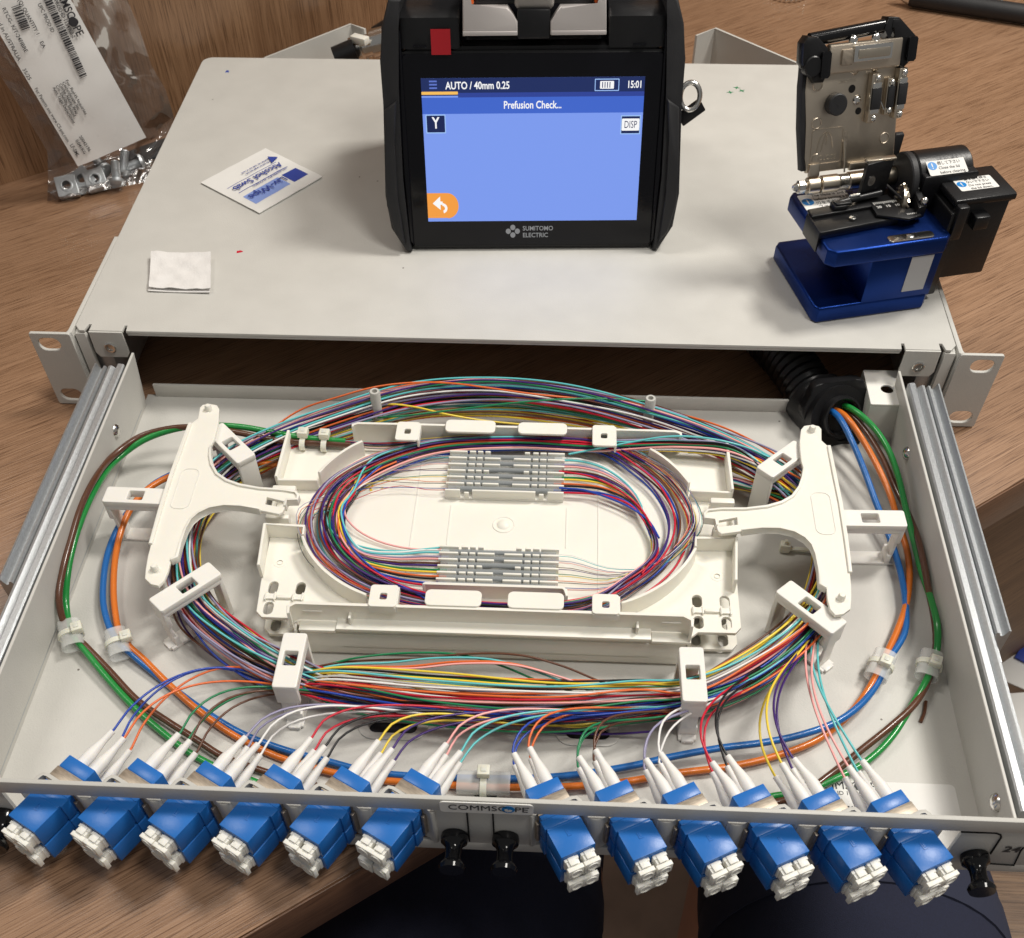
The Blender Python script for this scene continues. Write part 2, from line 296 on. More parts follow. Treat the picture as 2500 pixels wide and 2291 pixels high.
# lid with two notches at the front
lo = rrect(-219, 219, 2, 298, 7)
lo = [(-219, 6), (-216, 2), (-213.5, 2), (-212.5, 7), (-211, 7), (-211, 2), (-194, 2), (-194, 6.5), (-192.6, 6.5), (-192.2, 2), (192.2, 2), (192.6, 6.5), (194, 6.5), (194, 2), (211, 2), (211, 7), (212.5, 7), (213.5, 2), (216, 2), (219, 6)]+[p for p in lo if p[1] > 250]
g = G(); g.mesh_in(plate(lo, [], 42.6, 44.2, .35), Matrix.Identity(4)); obj('lid', g, 'grey', enc)
obj('lid_front_hem', G().bx(-192.0, 192.0, 2.3, 5.6, 41.2, 42.55, .3), 'grey', enc)
for s in (-1, 1):
    # bent tab with a captive screw
    tb = [(-8.5, 44), (8.5, 44), (8.8, 32.0), (7, 29.2), (-7, 29.2), (-8.8, 32.0)]
    g = G(); T = frame((s*202.5, 1.9, 0), (1, 0, 0), (0, -1, 0)); me = plate([(x, z) for x, z in tb], [slot(0, 35.2, 5.2, 5.2)], 0, 1.2, .3)
    T = Matrix(((1, 0, 0, s*202.5), (0, 0, -1, 1.9), (0, 1, 0, 0), (0, 0, 0, 1))); g.mesh_in(me, T); obj('lid_tab', g, 'grey', enc)
    g = G(); g.lathe([(1.9, 0), (2.9, .1), (3.0, .7), (2.5, 1), (1.7, .9), (1.5, .2), (0, .1)], (s*202.5, .9, 35.2), (s*202.5, -.2, 35.2), 24); obj('screw', g, 'steel', enc)
    obj('side_wall', G().bx(min(s*217.2, s*218.8), max(s*217.2, s*218.8), 3, 296, 1, 42.5, .2), 'grey2', enc)
    # returned front flange of the side wall
    obj('side_flange', G().prism([(s*218.7, 1.5), (s*213.6, 1.5), (s*213.0, 3.2), (s*217.1, 4.0), (s*217.1, 18), (s*218.7, 18)], 4, 42.4, .3), 'grey', enc)
    # ear: L-shaped bracket
    g = G(); e0, e1 = (s*220.2, s*241.3)
    me = plate(rrect(min(e0, e1), max(e0, e1), 0, 44, 1.2), [slot(s*232.5, 37.6, 11.5, 7.4), slot(s*232.5, 6.2, 11.5, 7.4)], 0, 1.9, .3)
    g.mesh_in(me, Matrix(((1, 0, 0, 0), (0, 0, -1, .6), (0, 1, 0, 0), (0, 0, 0, 1))))
    g.prism([(s*219.2, 86), (s*221.4, 86), (s*221.4, 2.5), (s*222.6, .4), (s*221.8, -1.0), (s*219.6, .6)], 0.4, 43.8, .3)
    obj('mounting_ear', g, 'grey', enc)
    obj('slide_channel', G().bx(min(s*205.5, s*216.5), max(s*205.5, s*216.5), 6, 290, 4, 30, .4), 'zinc', enc)
for xa, xb in ((-217, -60), (60, 217)): obj('rear_wall', G().bx(xa, xb, 296.2, 297.8, 1, 42.4), 'grey2', enc)
for a, b, c_ in (((525, 112), (690, 47), (718, 57)), ((1565, 122), (1408, 55), (1370, 70))):
    P3 = [D(*q, z=44) for q in (a, b, c_)]; d = (P3[0]-P3[1]).normalized(); P3[0] = P3[0]+d*2
    obj('rear_bracket', G().wall([(p.x, p.y) for p in P3], 1.8, 1, 44, .2), 'grey', enc)
# marks on the lid
for n, (p, sz, cm) in {'blue paint speck': ((1137, 358), 3.2, 'f_blue'), 'red fleck': ((1197, 1262), 3.6, 'f_red')}.items():
    q = c1(*p, z=44.3); poly = [(q.x+sz*rnd.uniform(.2, .8)*math.cos(a*.7), q.y+sz*rnd.uniform(.2, .8)*math.sin(a*.7)) for a in range(9)]
    obj('paint_fleck', G().prism(poly, 44.22, 44.32), cm, smooth=0, **tagt('tiny '+n.split()[0]+(' fleck near the rear left corner of the lid' if 'blue' in n else ' fleck on the lid beyond the folded white tissue'), 'fleck'))
for i, p in enumerate(((305, 440), (330, 455), (272, 463))):
    q = c3(*p, z=44.3)
    g = G(); a0 = rnd.uniform(0, 3); poly = [(q.x+(2.6 if k % 2 else .8)*math.cos(k*.8+a0), q.y+(2.2 if k % 2 else .7)*math.sin(k*.8+a0)) for k in range(8)]
    obj('paint_fleck', g.prism(poly, 44.22, 44.3), 'f_green', smooth=0, **tagt(('rearmost', 'rightmost', 'leftmost')[i]+' of three tiny green flecks on the lid before the right rear bracket', 'fleck', 'green flecks on the lid'))
# ------------------------------------------------------------------ cable gland behind the enclosure
q = D(718, 103, z=40)
tg = thing('rear_cable_gland', 'small metal cable gland with a cream washer behind the lid, beside the screen device', 'cable gland', (q.x, q.y, 20))
g = G(); g.lathe([(0, 0), (8, 0), (8.5, .3), (7, .35), (7, .6), (9, .62), (9, 1), (0, 1)], (q.x-12, q.y+16, 34), (q.x+12, q.y+18, 40), 20); obj('gland_nut', g, 'steel', tg)
g = G(); g.bx(-6, 6, -3, 3, -2.2, 2.2, .5, M=frame((q.x-4, q.y+8, 44.5), (1, -.5, 0), (0, 0, 1))); obj('washer', g, 'cream', tg)
g = G(); g.lathe([(0, 0), (9, 0), (9, 1), (0, 1)], (q.x+6, q.y+22, 38), (q.x+40, q.y+30, 54), 20).lathe([(0, 0), (7, 0), (7, 1), (0, 1)], (q.x-22, q.y+4, 34), (q.x-8, q.y+8, 38), 16); obj('gland_body', g, 'blk', tg)
# ------------------------------------------------------------------ sliding drawer
MX = 1.8
dr = thing('sliding_tray', 'light grey sliding metal tray pulled out of the housing, holding all the coiled fibres', 'sliding tray', (MX, -127, 0))
XL, XR, YF = -192.6, 195.4, -252
holes = []; hp = []
for f, p, sx, sy in ((cm_, (660, 268), 20, 6), (cm_, (655, 442), 20, 6), (cm_, (1852, 480), 18, 6), (cm_, (1225, 858), 9, 8)):
    q = f(*p, z=3.2); hp.append((q.x, q.y, sx, sy)); holes.append(slot(q.x, q.y, sx, sy))
g = G(); g.mesh_in(plate([(XL-1, YF), (XR+1, YF), (XR+1, 4), (XL-1, 4)], holes, 1.6, 3.2), Matrix.Identity(4))
obj('floor_pan', g, 'grey', dr)
for x, y, sx, sy in hp:
    g = G(); g.mesh_in(plate(slot(x, y, sx+3, sy+3), [], .9, 1.5), Matrix.Identity(4)); obj('hole_dark_disc', g, 'blk2', dr)  # dark rubber disc added under each floor hole to make the opening dark
for x, y, sx, sy in hp[:3]:
    g = G(); g.mesh_in(plate(slot(x, y, sx+9, sy+7), [slot(x, y, sx+.4, sy+.4)], 3.22, 4.0, .35), Matrix.Identity(4)); obj('embossed_rim', g, 'grey', dr)
obj('back_lip', G().bx(XL+4, XR-26, 2.4, 4, 3.2, 10.8, .25), 'grey', dr)
for s, xb, xt in ((-1, XL-1.0, XL+2.4), (1, XR+1.0, XR-2.4)):
    g = G(); y0, y1 = YF, -4
    vs = [g._v(p) for p in ((xb, y0, 1.7), (xb-s*1.3, y0, 1.7), (xt-s*1.3, y0, 36), (xt, y0, 36), (xb, y1, 1.7), (xb-s*1.3, y1, 1.7), (xt-s*1.3, y1, 36), (xt, y1, 36))]
    for f in ((0, 1, 2, 3), (7, 6, 5, 4), (1, 0, 4, 5), (2, 1, 5, 6), (3, 2, 6, 7), (0, 3, 7, 4)): g.bm.faces.new([vs[i] for i in f])
    bmesh.ops.bevel(g.bm, geom=[e for e in g.bm.edges], offset=.25*MM, segments=1, affect='EDGES'); obj('side_wall', g, 'grey', dr)
    # slide rail, ribbed section run along the drawer side
    def rail(name, prof, ya, yb):
        g = G(); a = [g._v((s*x, ya, z)) for x, z in prof]; b = [g._v((s*x, yb, z)) for x, z in prof]; n = len(prof)
        for i in range(n): g.bm.faces.new([a[i], a[(i+1) % n], b[(i+1) % n], b[i]])
        g.bm.faces.new(list(reversed(a))); g.bm.faces.new(b); return obj(name, g, 'zinc', dr, smooth=25)
    o = MX*s
    rail('inner_slide_member', [(x+o, z) for x, z in [(193.6, 6), (193.6, 34.8), (194.3, 35.4), (196.6, 35.6), (197.4, 34.8), (197.6, 33.2), (198.6, 32.6), (199.4, 33.6), (200.6, 34.4), (201.8, 34.2), (202.3, 32.8), (202.3, 30), (195.4, 30), (195.4, 10), (202, 10), (202, 6)]], -248, -12.5)
    rail('outer_slide_member', [(x+o, z) for x, z in [(203.0, 6), (203.0, 33.2), (203.6, 34.2), (204.6, 34.0), (205.2, 32.4), (206.2, 32.2), (207.0, 33.4), (207.8, 35.6), (208.6, 35.4), (208.7, 30), (208.7, 6)]], -166 if s > 0 else -156, -12.5)
    rail('slide_stop', [(x+o, z) for x, z in [(203.2, 14), (203.2, 28), (205.4, 28), (205.4, 14)]], -176 if s > 0 else -166, -150)
g = G(); screw(g, c4(600, 655, x=XL+1.2), (1, 0, 0), 3.6, 3.2); obj('screw', g, 'steel', dr)
g = G(); screw(g, c7(1160, 880, x=XR-1.2), (-1, 0, 0), 3.6, 3.2); obj('screw', g, 'steel', dr)
g = G(); screw(g, cq(1495, 1075, x=XR-1.5), (-1, 0, 0), 4.0, 3.4); obj('screw', g, 'steel', dr)
for x, y in ((-63.9, -27.9), (70.3, -27.9)):
    g = G(); g.lathe([(0, 0), (2.6, 0), (2.6, .985), (2.3, 1), (1.35, 1), (1.2, .9), (0, .88)], (x, y, 3.2), (x, y, 35), 6 if 0 else 22); obj('standoff', g, 'grey2', dr)
# front panel: plain band above, sawtooth pockets between
YP = -256.4; ZT, ZB = 42.0, 2.2
PITCH = 25.8; AD = [(-154.7+PITCH*i, -254.0, -29.7) for i in range(6)]+[(32.0+25.05*i, -255.0, 27.5) for i in range(6)]
g = G(); g.bx(-222, 222, YP, YP+1.9, 34.0, ZT, .35)
obj('top_band', g, 'grey2', dr)
obj('bottom_strip', G().bx(-222, 222, YP+.8, YP+2.4, ZB, 8.6, .3), 'grey2', dr)
for xa, xb in ((-13.8, 22), (-222, -172.5), (174.5, 222)): obj('face_plate', G().bx(xa, xb, YP+.8, YP+2.4, 8.1, 34.1, .2), 'grey2', dr)
def pocket_pts(i):
    x, y, a = AD[i]; th = R(a); ax = Vector((math.sin(th), -math.cos(th))); px = Vector((math.cos(th), math.sin(th))); sg = 1 if i < 6 else -1
    c0 = Vector((x, y))-ax*4.6; B = c0+px*sg*((c0.y-(YP+1.6))/abs(px.y)); A = c0-px*sg*9.2; F = A+ax*((A.y-(YP+1.6))/-ax.y)
    return F, A, B
for i in range(12):
    F, A, B = pocket_pts(i); j = i+1 if i < 6 else i-1
    nx = (pocket_pts(j)[0] if (0 <= j < 12 and (j < 6) == (i < 6)) else Vector((-13.6, YP+1.6) if i < 6 else (21.5, YP+1.6)))
    rd = lambda P, Q, t: P+(Q-P).normalized()*t
    sx = 1 if nx.x > B.x else -1; L_ = abs(nx.x-B.x); Bq = rd(B, A, 1.0); pts = [F, rd(A, F, 2.2), A+((F-A).normalized()+(B-A).normalized())*.55, rd(A, B, 2.2), Bq]
    for tq in (.1, .3, .5, .7, .9): pts.append(Vector((B.x+sx*L_*tq, YP+1.6-1.1*math.sin(math.pi*tq)**.6)))
    pts.append(Vector((nx.x, nx.y)))
    obj('adapter_pocket', G().wall([tuple(p) for p in pts], 1.3, 8.3, 31.8, .2), 'grey2', dr, smooth=50)
# badge with the maker's name
P1 = c = crop(1050, 1900, 5.04); b0 = P1(120, 395, y=YP); b1 = P1(1272, 310, y=YP)
XZ = lambda x, z, y=YP-.05: Matrix(((1, 0, 0, x), (0, 0, -1, y), (0, 1, 0, z), (0, 0, 0, 1)))
g = G(); g.mesh_in(plate(rrect(-11.0, 22.4, 34.1, 41.4, 1.6), [], 0, .5, .15), XZ(0, 0)); bd = obj('badge', g, 'white', dr)
g = G(); g.mesh_in(text('COMMSC', 5.0), XZ(-8.1, 37.9, YP-.62)); g.mesh_in(text('PE', 5.0), XZ(15.6, 37.7, YP-.62)); g.cyl((20.6, YP-.6, 39.4), (20.6, YP-.66, 39.4), .35, 10); obj('lettering', g, 'ink', bd)
g = G(); g.cyl((13.5, YP-.55, 37.8), (13.5, YP-.66, 37.8), 2.35, 32); obj('logo_disc', g, 'mblue', bd)
g = G(); sw = [(.72*x, .72*y-.3) for x, y in [(1.95*math.cos(R(a)), 1.95*math.sin(R(a))) for a in range(150, 331, 12)]+[(.95+.95*math.cos(R(a)), -.5+.9*math.sin(R(a))) for a in range(-30, 181, 20)]+[(-.95+.9*math.cos(R(a)), .1+.9*math.sin(R(a))) for a in range(0, 150, 20)]]
g.mesh_in(plate(sw, [], 0, .02), XZ(13.5, 37.8, YP-.68)); obj('logo_swirl', g, 'white', bd)
g = G()
for a, b in ((450, 470), (770, 775)):
    q0 = P1(a, 432, y=YP); q1 = P1(b, 795, y=YP); g.bx(q0.x-.3, q0.x+.3, YP+.35, YP+.62, q1.z, 33.5)
rb = [P1_ for P1_ in [crop(2000, 1850, 4.032)(*p, y=YP) for p in ((1400, 745), (1740, 757), (1790, 775), (1795, 800), (1690, 960))]]
g.tube([(p.x, YP+.55, p.z) for p in rb], .35, 6); rb2 = [crop(2000, 1850, 4.032)(*p, y=YP) for p in ((1640, 1055), (1920, 1075), (1990, 930), (2016, 900))]; g.tube([(p.x, YP+.55, p.z) for p in rb2], .3, 6)
obj('panel_groove', g, 'dark', dr, kind='stuff')
q = crop(2000, 1850, 4.032)(1812, 918, y=YP); g = G(); g.mesh_in(text('24', 6.0, bold=.12), XZ(q.x+.2, q.z, YP+.5)); obj('numeral', g, 'ink', dr)
for x, z in ((-6.9, 14.5), (12.2, 14.5), (184.3, 15.0), (-177.0, 16.5)):
    g = G(); g.lathe([(0, 0), (5.0, .0), (5.2, .10), (5.0, .22), (3.6, .30), (3.0, .42), (2.9, .6), (3.2, .74), (4.4, .82), (5.0, .9), (4.6, 1), (0, 1)], (x, YP+.6, z), (x, YP-14, z), 32); obj('plunger_knob', g, 'knob', dr)
# product label stuck to the drawer floor
L4 = [cq(*p, z=3.2) for p in ((328, 938), (1232, 955), (1275, 1165))]
x0, y1, x1 = L4[0].x, L4[0].y, L4[1].x; y0 = y1-29
st = obj('floor_label', G().prism(rrect(x0, x1, y0, y1, 2), 3.21, 3.30), 'paper', dr)
XY = lambda x, y, z, a=0: Matrix.Translation((x, y, z)) @ Matrix.Rotation(R(a), 4, 'Z')
q = cq(600, 978, z=3.3); q2 = cq(640, 1020, z=3.3); g = G()
g.mesh_in(text('COMMSC', 5.2), XY(x0+3.2, q.y, 3.36)); g.mesh_in(text('PE', 5.2), XY(x0+26.6, q.y, 3.36)); g.cyl((x0+25, q.y, 3.33), (x0+25, q.y, 3.38), 2.0, 24)
g.mesh_in(text('(1P) PROD ID 1154989-9', 2.6), XY(x0+3.2, q2.y-.2, 3.36)); g.mesh_in(text('COMMSCOPE', 2.6), XY(x0+16, y0+6, 3.36))
xx = x0+4
while xx < x0+42: ww = rnd.choice((.25, .5, .8)); g.bx(xx, xx+ww, y0+9, y0+17.5, 3.31, 3.36); xx += ww+rnd.choice((.3, .5, .8))
obj('label_print', g, 'ink', st)
q = [cq(*p, z=3.9) for p in ((1075, 497), (1066, 560), (1045, 615))]
obj('jacket_scrap', G().tube(cat_rom(q, 1), .75, 8), 'f_brown', **tagt('short brown offcut of fibre jacket lying on the drawer floor near the right slide', 'offcut'))
# ------------------------------------------------------------------ LC adapters with dust caps
def make_adapter():
    t = thing('lc_adapter', '', 'fibre adapter')
    W2, ZTp, ZM, ZB_ = 6.75, 31.0, 20.6, 10.6
    for za, zb in ((ZM+.55, ZTp), (ZB_, ZM-.55)):
        g = G(); g.bx(-W2, W2, -15, -3.4, za, zb, .2); g.bx(-W2+.35, W2-.35, -3.6, -2.4, za+.3, zb-.12, .1); g.bx(-W2-.45, W2+.45, -2.6, 1.2, za+.1, zb-.05, .2); g.bx(-W2+.15, W2-.15, 1.2, 14.8, za+.15, zb-.1, .2)
        g.bx(-W2+.1, W2-.1, 9.8, 15.2, za, zb+.12, .2)
        if za > 20: g.bx(-.75, .75, -8.4, -8.1, zb-.02, zb+.22); g.bx(-.75, -.45, -8.1, -5.6, zb-.02, zb+.22); g.bx(-.1, .5, -7.6, -5.9, zb-.02, zb+.14)
        obj('housing', g, 'ablue', t, local=True)
    obj('bridge', G().bx(-5.6, 5.6, -13.6, 14, ZM-.5, ZM+.5), 'ablue', t, local=True)
    g = G(); g.bx(-W2-.12, W2+.12, 3.2, 9.6, ZB_+1.2, ZTp+.22, .12); g.bx(-W2-1.3, -W2, 2.0, 5.4, 14, 27, .15); g.bx(W2, W2+1.3, 2.0, 5.4, 14, 27, .15); obj('spring_clip', g, 'clip', t, local=True)
    for zc in (25.4, 15.2):
        for xc in (-3.2, 3.2):
            g = G(); g.bx(xc-2.35, xc+2.35, -18.4, -13, zc-2.3, zc+2.9, .15); g.bx(xc-1.4, xc+1.4, -18.5, -15.2, zc+2.5, zc+3.7, .12); g.bx(xc-2.7, xc+2.7, -16.4, -15.2, zc-2.6, zc+3.3, .1); g.bx(xc-3.06, xc+3.06, -20.3, -18.5, zc-3.2, zc+2.9, .18)
            g.lathe([(2.35, 0), (2.35, .9), (2.0, 1), (1.85, -.8), (1.1, -.8), (1.0, .5), (0, .5)], (xc, -20.2, zc), (xc, -20.75, zc), 24)
            obj('dust_cap', g, 'capw', t, local=True)
    return t
ORD = ['first', 'second', 'third', 'fourth', 'fifth', 'sixth']
PAIR = [('blue', 'orange'), ('green', 'brown'), ('slate', 'white'), ('red', 'black'), ('yellow', 'violet'), ('rose', 'aqua')]
ada = make_adapter(); ADS = []
for i, (x, y, a) in enumerate(AD):
    o = ada if i == 0 else dup(ada)
    side = 'left' if i < 6 else 'right'; pr = PAIR[i % 6]
    o.location = Vector((x, y, 0))*MM; o.rotation_euler = (R(rnd.uniform(-.5, .5)), R(rnd.uniform(-.5, .5)), R(a+rnd.uniform(-.7, .7)))
    for ch in o.children:
        if ch.name.startswith('dust_cap'): ch.location = Vector((rnd.uniform(-.06, .06), rnd.uniform(-.45, .25), rnd.uniform(-.15, .15)))*MM; ch.rotation_euler = (0, 0, R(rnd.uniform(-1, 1)))
    o['label'] = f'blue adapter holding {pr[0]} and {pr[1]} fibres, in the {side} row beside the badge' if 0 else f'blue four-port adapter fed by {pr[0]} and {pr[1]} fibres, {"left" if i<6 else "right"} of the badge'
    o['group'] = 'blue adapters along the drawer front'; ADS.append(o)
# ------------------------------------------------------------------ splice trays
def poly_at(f, pts, z): return [tuple(f(*p, z=z)[:2]) for p in pts]
def make_tray(z, label, top):
    t = thing('splice_tray', label, 'splice tray', (1.5, -105, z))
    # base with slotted corner tabs
    ol = [(-104.5, -53), (-104.5, -47), (-92, -46.5), (-91, -49.5), (-86, -49.5), (-85, -46.5), (-79, -46.5), (-78, -49.5), (-73, -49.5), (-72, -46), (75, -46), (76, -49.5), (81, -49.5), (82, -46.5), (88, -46.5), (89, -49.5), (94, -49.5), (95, -47), (107.5, -47), (107.8, -80), (106.5, -128), (106.3, -156), (103.8, -159.2), (88, -159.4), (85.5, -161.8), (83, -164.8), (-79, -164.8), (-81.5, -161.8), (-84, -159.2), (-97.5, -159), (-100.3, -156), (-101.5, -140)]
    hs = [slot(x, y, 7.0, 4.2, 90) for y in (-142.3, -154.0) for x in (-95.5, -83.5, 88.5, 100.3)]
    g = G(); g.mesh_in(plate(ol, hs, z-1.8, z, .25), Matrix.Identity(4)); obj('base_plate', g, 'cream', t)
    for x in (-95.5, -83.5, 88.5, 100.3):
        g = G(); g.bx(x-2.6, x+2.6, -149.6, -146.6, z, z+1.1, .3); g.bx(x-2.2, x-1.7, -150.4, -146, z, z+1.6, .1); g.bx(x+1.7, x+2.2, -150.4, -146, z, z+1.6, .1); obj('hinge_clip', g, 'cream', t)
    for xa, xb in ((-92.6, -86.4), (91.4, 97.4)): obj('hinge_bar', G().bx(xa, xb, -149.2, -147.4, z, z+1.5, .3), 'cream', t)
    # front ledge and wall
    obj('front_ledge', G().bx(-64, 68, -166.6, -160.6, z+1.6, z+3.0, .25), 'cream', t)
    for xa, xb in ((-80, -64.3), (68.3, 84.6)): obj('front_ledge', G().bx(xa, xb, -166.4, -161.2, z-.2, z+1.5, .25), 'cream', t)
    wp = []
    obj('front_wall', G().wall([(-82.5, -166.2), (-83.3, -162.5), (-80.5, -160.2), (80.5, -160.2), (84.2, -162.5), (83.6, -166.2)], 1.3, z+1.6, z+12.0, .3), 'cream', t, smooth=50)
    obj('front_skirt', G().wall([(-80, -164.8), (83, -164.8)], 1.2, z-14.8, z-1.8, .2), 'cream', t)
    for x in (-58, 62): obj('snap_rib', G().bx(x-.5, x+.5, -164.2, -160.7, z+3.0, z+7.5, .1), 'cream', t)
    for x in (-74, 76):
        obj('snap_tongue', G().bx(x-4, x+4, -161.4, -160.9, z+7.4, z+8.0, .1), 'cream', t)
    if not top: return t
    zt = z+12
    ybk = -47.2
    obj('back_wall', G().wall([(-72, ybk-2.2), (-72.4, ybk-.8), (-70, ybk+.4), (-45, ybk+.4), (-44, ybk+.4), (74, ybk+.4), (82, ybk+.4), (84.4, ybk-.8), (84.2, ybk-2.4)], 1.3, z-1.5, zt-.8, .3), 'cream', t, smooth=50)
    obj('back_ledge', G().bx(-42, 72, ybk+1.1, ybk+4.5, zt-5, zt-3.8, .2), 'cream', t)
    # clip-over tongues with a square hole
    for name, f, pts, hole in (('cover_tongue', c5, ((655, 1155), (800, 1150), (810, 1262), (655, 1262)), 1), ('cover_tongue', c6, ((430, 1195), (565, 1200), (575, 1306), (420, 1300)), 1),
                               ('cover_tongue', c5, ((800, 285), (925, 285), (915, 382), (795, 378)), 1), ('cover_tongue', c6, ((425, 300), (548, 305), (553, 412), (428, 405)), 1),
                               ('cover_flap', c5, ((955, 1175), (1250, 1180), (1253, 1250), (948, 1245)), 0), ('cover_flap', c5, ((1392, 1187), (1685, 1192), (1692, 1268), (1387, 1262)), 0),
                               ('cover_flap', c5, ((1060, 275), (1325, 278), (1325, 340), (1060, 335)), 0), ('cover_flap', c5, ((1445, 290), (1705, 292), (1705, 350), (1445, 345)), 0)):
        P = poly_at(f, pts, zt+.6); xa = (P[0][0]+P[3][0])/2; xb = (P[1][0]+P[2][0])/2; ya = min(p[1] for p in P); yb = max(p[1] for p in P)
        if ya < -140: ya = min(ya, -160)
        else: yb = max(yb, ybk)
        hl = [rrect((xa+xb)/2-1.5, (xa+xb)/2+1.5, (ya+yb)/2-2.0, (ya+yb)/2+1.4, .7, 3)] if hole else []
        g = G(); g.mesh_in(plate(rrect(xa, xb, ya, yb, 2.4 if not hole else 1.6), hl, zt-.4, zt+.8, .3), Matrix.Identity(4))
        obj(name, g, 'cream', t)
        if hole:
            front = ya < -140
            g = G(); g.bx(xb-.6, xb+.4, ya+.6, yb-.6, z+8, zt+.2, .2); obj('tongue_rib', g, 'cream', t)
            if front: obj('tongue_face', G().bx(xa+.3, xb-.3, -161.6, -160.9, zt-3.8, zt-.2, .15), 'cream', t)
    # curved guides at both ends
    for s in (-1, 1):
        cx = 1.5; arcs = []
        for a0, a1 in ((22, 50), (-66, -20)):
            pts = []
            for k in range(13):
                a = R(a0+(a1-a0)*k/12); pts.append((cx+s*(29+ 61*math.cos(a)), -100.5+ 57*math.sin(a)))
            up = a0 > 0
            obj('curved_guide', G().wall(pts, 1.3, z, z+9.5 if not up else z+9.0, .3), 'cream', t, smooth=60)
        xo = -103.6 if s < 0 else 106.4
        obj('end_wall', G().wall([(xo, -50), (xo, -62), (xo+s*.3, -82)], 1.3, z, z+8.5, .3), 'cream', t)
        obj('end_wall', G().wall([(xo+s*-.2, -112), (xo-s*2.2, -137)], 1.3, z, z+8.5, .3), 'cream', t)
        xi = cx+s*(29+61*math.cos(R(-20)))
        obj('cross_rib', G().wall([(xo, -112.2), (xi+s*.5, -112.6), (xi+s*.4, -118)], 1.3, z, z+8.2, .3), 'cream', t)
        obj('cross_rib', G().wall([(xo, -82), (cx+s*(29+61*math.cos(R(20))), -81.5)], 1.3, z, z+6.5, .3), 'cream', t)
        obj('end_wall', G().wall([(xo, -83), (xo+s*.2, -111)], 1.2, z, z+3.6, .3), 'cream', t)
        g = G(); g.lathe([(1.3, 1), (1.4, .4), (2.6, .4), (2.9, 0)], (xo-s*8.5, -128, z-.1), (xo-s*8.5, -128, z+.5), 20); obj('screw_boss', g, 'cream', t)
        obj('hinge_pin', G().bx(min(xo-s*10, xo+s*1), max(xo-s*10, xo+s*1), -90.0, -86.5, z, z+7.4, .8), 'cream', t)
        obj('hinge_pin', G().bx(min(xo-s*10, xo+s*1), max(xo-s*10, xo+s*1), -107.5, -104.5, z, z+7.0, .8), 'cream', t)
    # raised seams, centre dimple
    for x in (-38.5, -22, 31.5, 46): obj('floor_seam', G().bx(x-.25, x+.25, -114 if abs(x) < 35 else -150, -89 if abs(x) < 35 else -52, z, z+.35, .1), 'cream', t)
    q = D(991, 1033, z=z)
    g = G(); g.lathe([(5.2, 0), (5.0, .25), (4.6, .25), (4.4, .05), (3.2, .1), (2.6, .6), (.8, 1), (0, 1.1)], (q.x, q.y, z), (q.x, q.y, z+1.3), 32); obj('centre_boss', g, 'cream', t)
    g = G(); p_ = D(985, 977, z=z+.1); g.bx(p_.x-1.5, p_.x+.5, p_.y-1, p_.y, z+.02, z+.06); g.bx(p_.x+2, p_.x+5, p_.y-.6, p_.y, z+.02, z+.06); obj('slit', g, 'dark', t, kind='stuff')
    return t
ZL = 20.0
make_tray(ZL, 'upper cream splice tray with coiled fibres and two sleeve holders, on top of the stack', True)
lt = make_tray(ZL-13.0, 'lower cream splice tray, mostly hidden beneath the fibre-filled upper tray', False); lt.location = (.0015+.0006, -.105, (ZL-13)*MM)
for ch in lt.children: ch.location = (-.0006+.0000, .0018, 0) if 0 else (0, .0012, 0)
# sleeve holders
SH = []
def holder(x0, x1, y0, y1, z, label, nrow):
    t = thing('sleeve_holder', label, 'sleeve holder', ((x0+x1)/2, (y0+y1)/2, z), group='cream sleeve holders in the upper tray')
    obj('holder_base', G().bx(x0, x1, y0, y1, z, z+1.2, .25), 'cream', t)
    p = (y1-y0-1.6)/nrow; rows = []
    # low front wall with two slots
    yf = y0+.5
    for xa, xb in ((x0, x0+7), (x0+8.8, x0+11.0), (x0+12.6, x1-13), (x1-11.4, x1-9.2), (x1-7.4, x1)): obj('comb_tooth', G().bx(xa, xb, yf-.5, yf+.5, z+1.2, z+(6 if xb-xa > 3 else 4.4), .2), 'cream', t)
    for r in range(nrow+1):
        y = y0+1.2+p*r
        if r == 0: continue
        segs = [(x0, x0+8.5), (x0+9.6, x0+12.6), (x0+13.4, x0+16)] + ([(x0+17, x0+24.5), (x1-24, x1-16)] if r % 3 else [(x0+17, x0+19.5), (x1-19, x1-16.5)]) + [(x1-15, x1-12.4), (x1-11.6, x1-8.6), (x1-8, x1)]
        for xa, xb in segs: obj('comb_tooth', G().bx(xa, xb, y-.5, y+.5, z+1.2, z+5.6, .2), 'cream', t)
    for r in range(nrow): rows.append(y0+1.2+p*(r+.5))
    for k, y in enumerate(rows):
        s_ = thing('splice_sleeve', f'clear splice sleeve with steel rod, row {ORD[min(5, k)]} from the front of the {"rear" if y1>-90 else "front"} holder' if 0 else f'clear splice sleeve, {ORD[k]} from the front in the {"rear" if y1 > -90 else "front"} holder', 'splice sleeve', ((x0+x1)/2, y, z+3), group='splice sleeves in the two holders')
        obj('shrink_tube', G().cyl((x0+1.2, y, z+3.7), (x1-1.2, y, z+3.7), 1.5, 12), 'sleeve', s_); obj('steel_rod', G().cyl((x0+7, y, z+3.9), (x1-7, y, z+3.9), .95, 10), 'rod', s_)
    return rows
H1 = dict(x0=-25.0, x1=29.8, y0=-85.4, y1=-58.0, z=ZL); H2 = dict(x0=-24.2, x1=28.6, y0=-143.8, y1=-119.4, z=ZL)
R1 = holder(**H1, label='cream comb holder for splice sleeves, the rear one behind the round boss', nrow=6)
R2 = holder(**H2, label='cream comb holder for splice sleeves, the front one beside the tray wall', nrow=6)
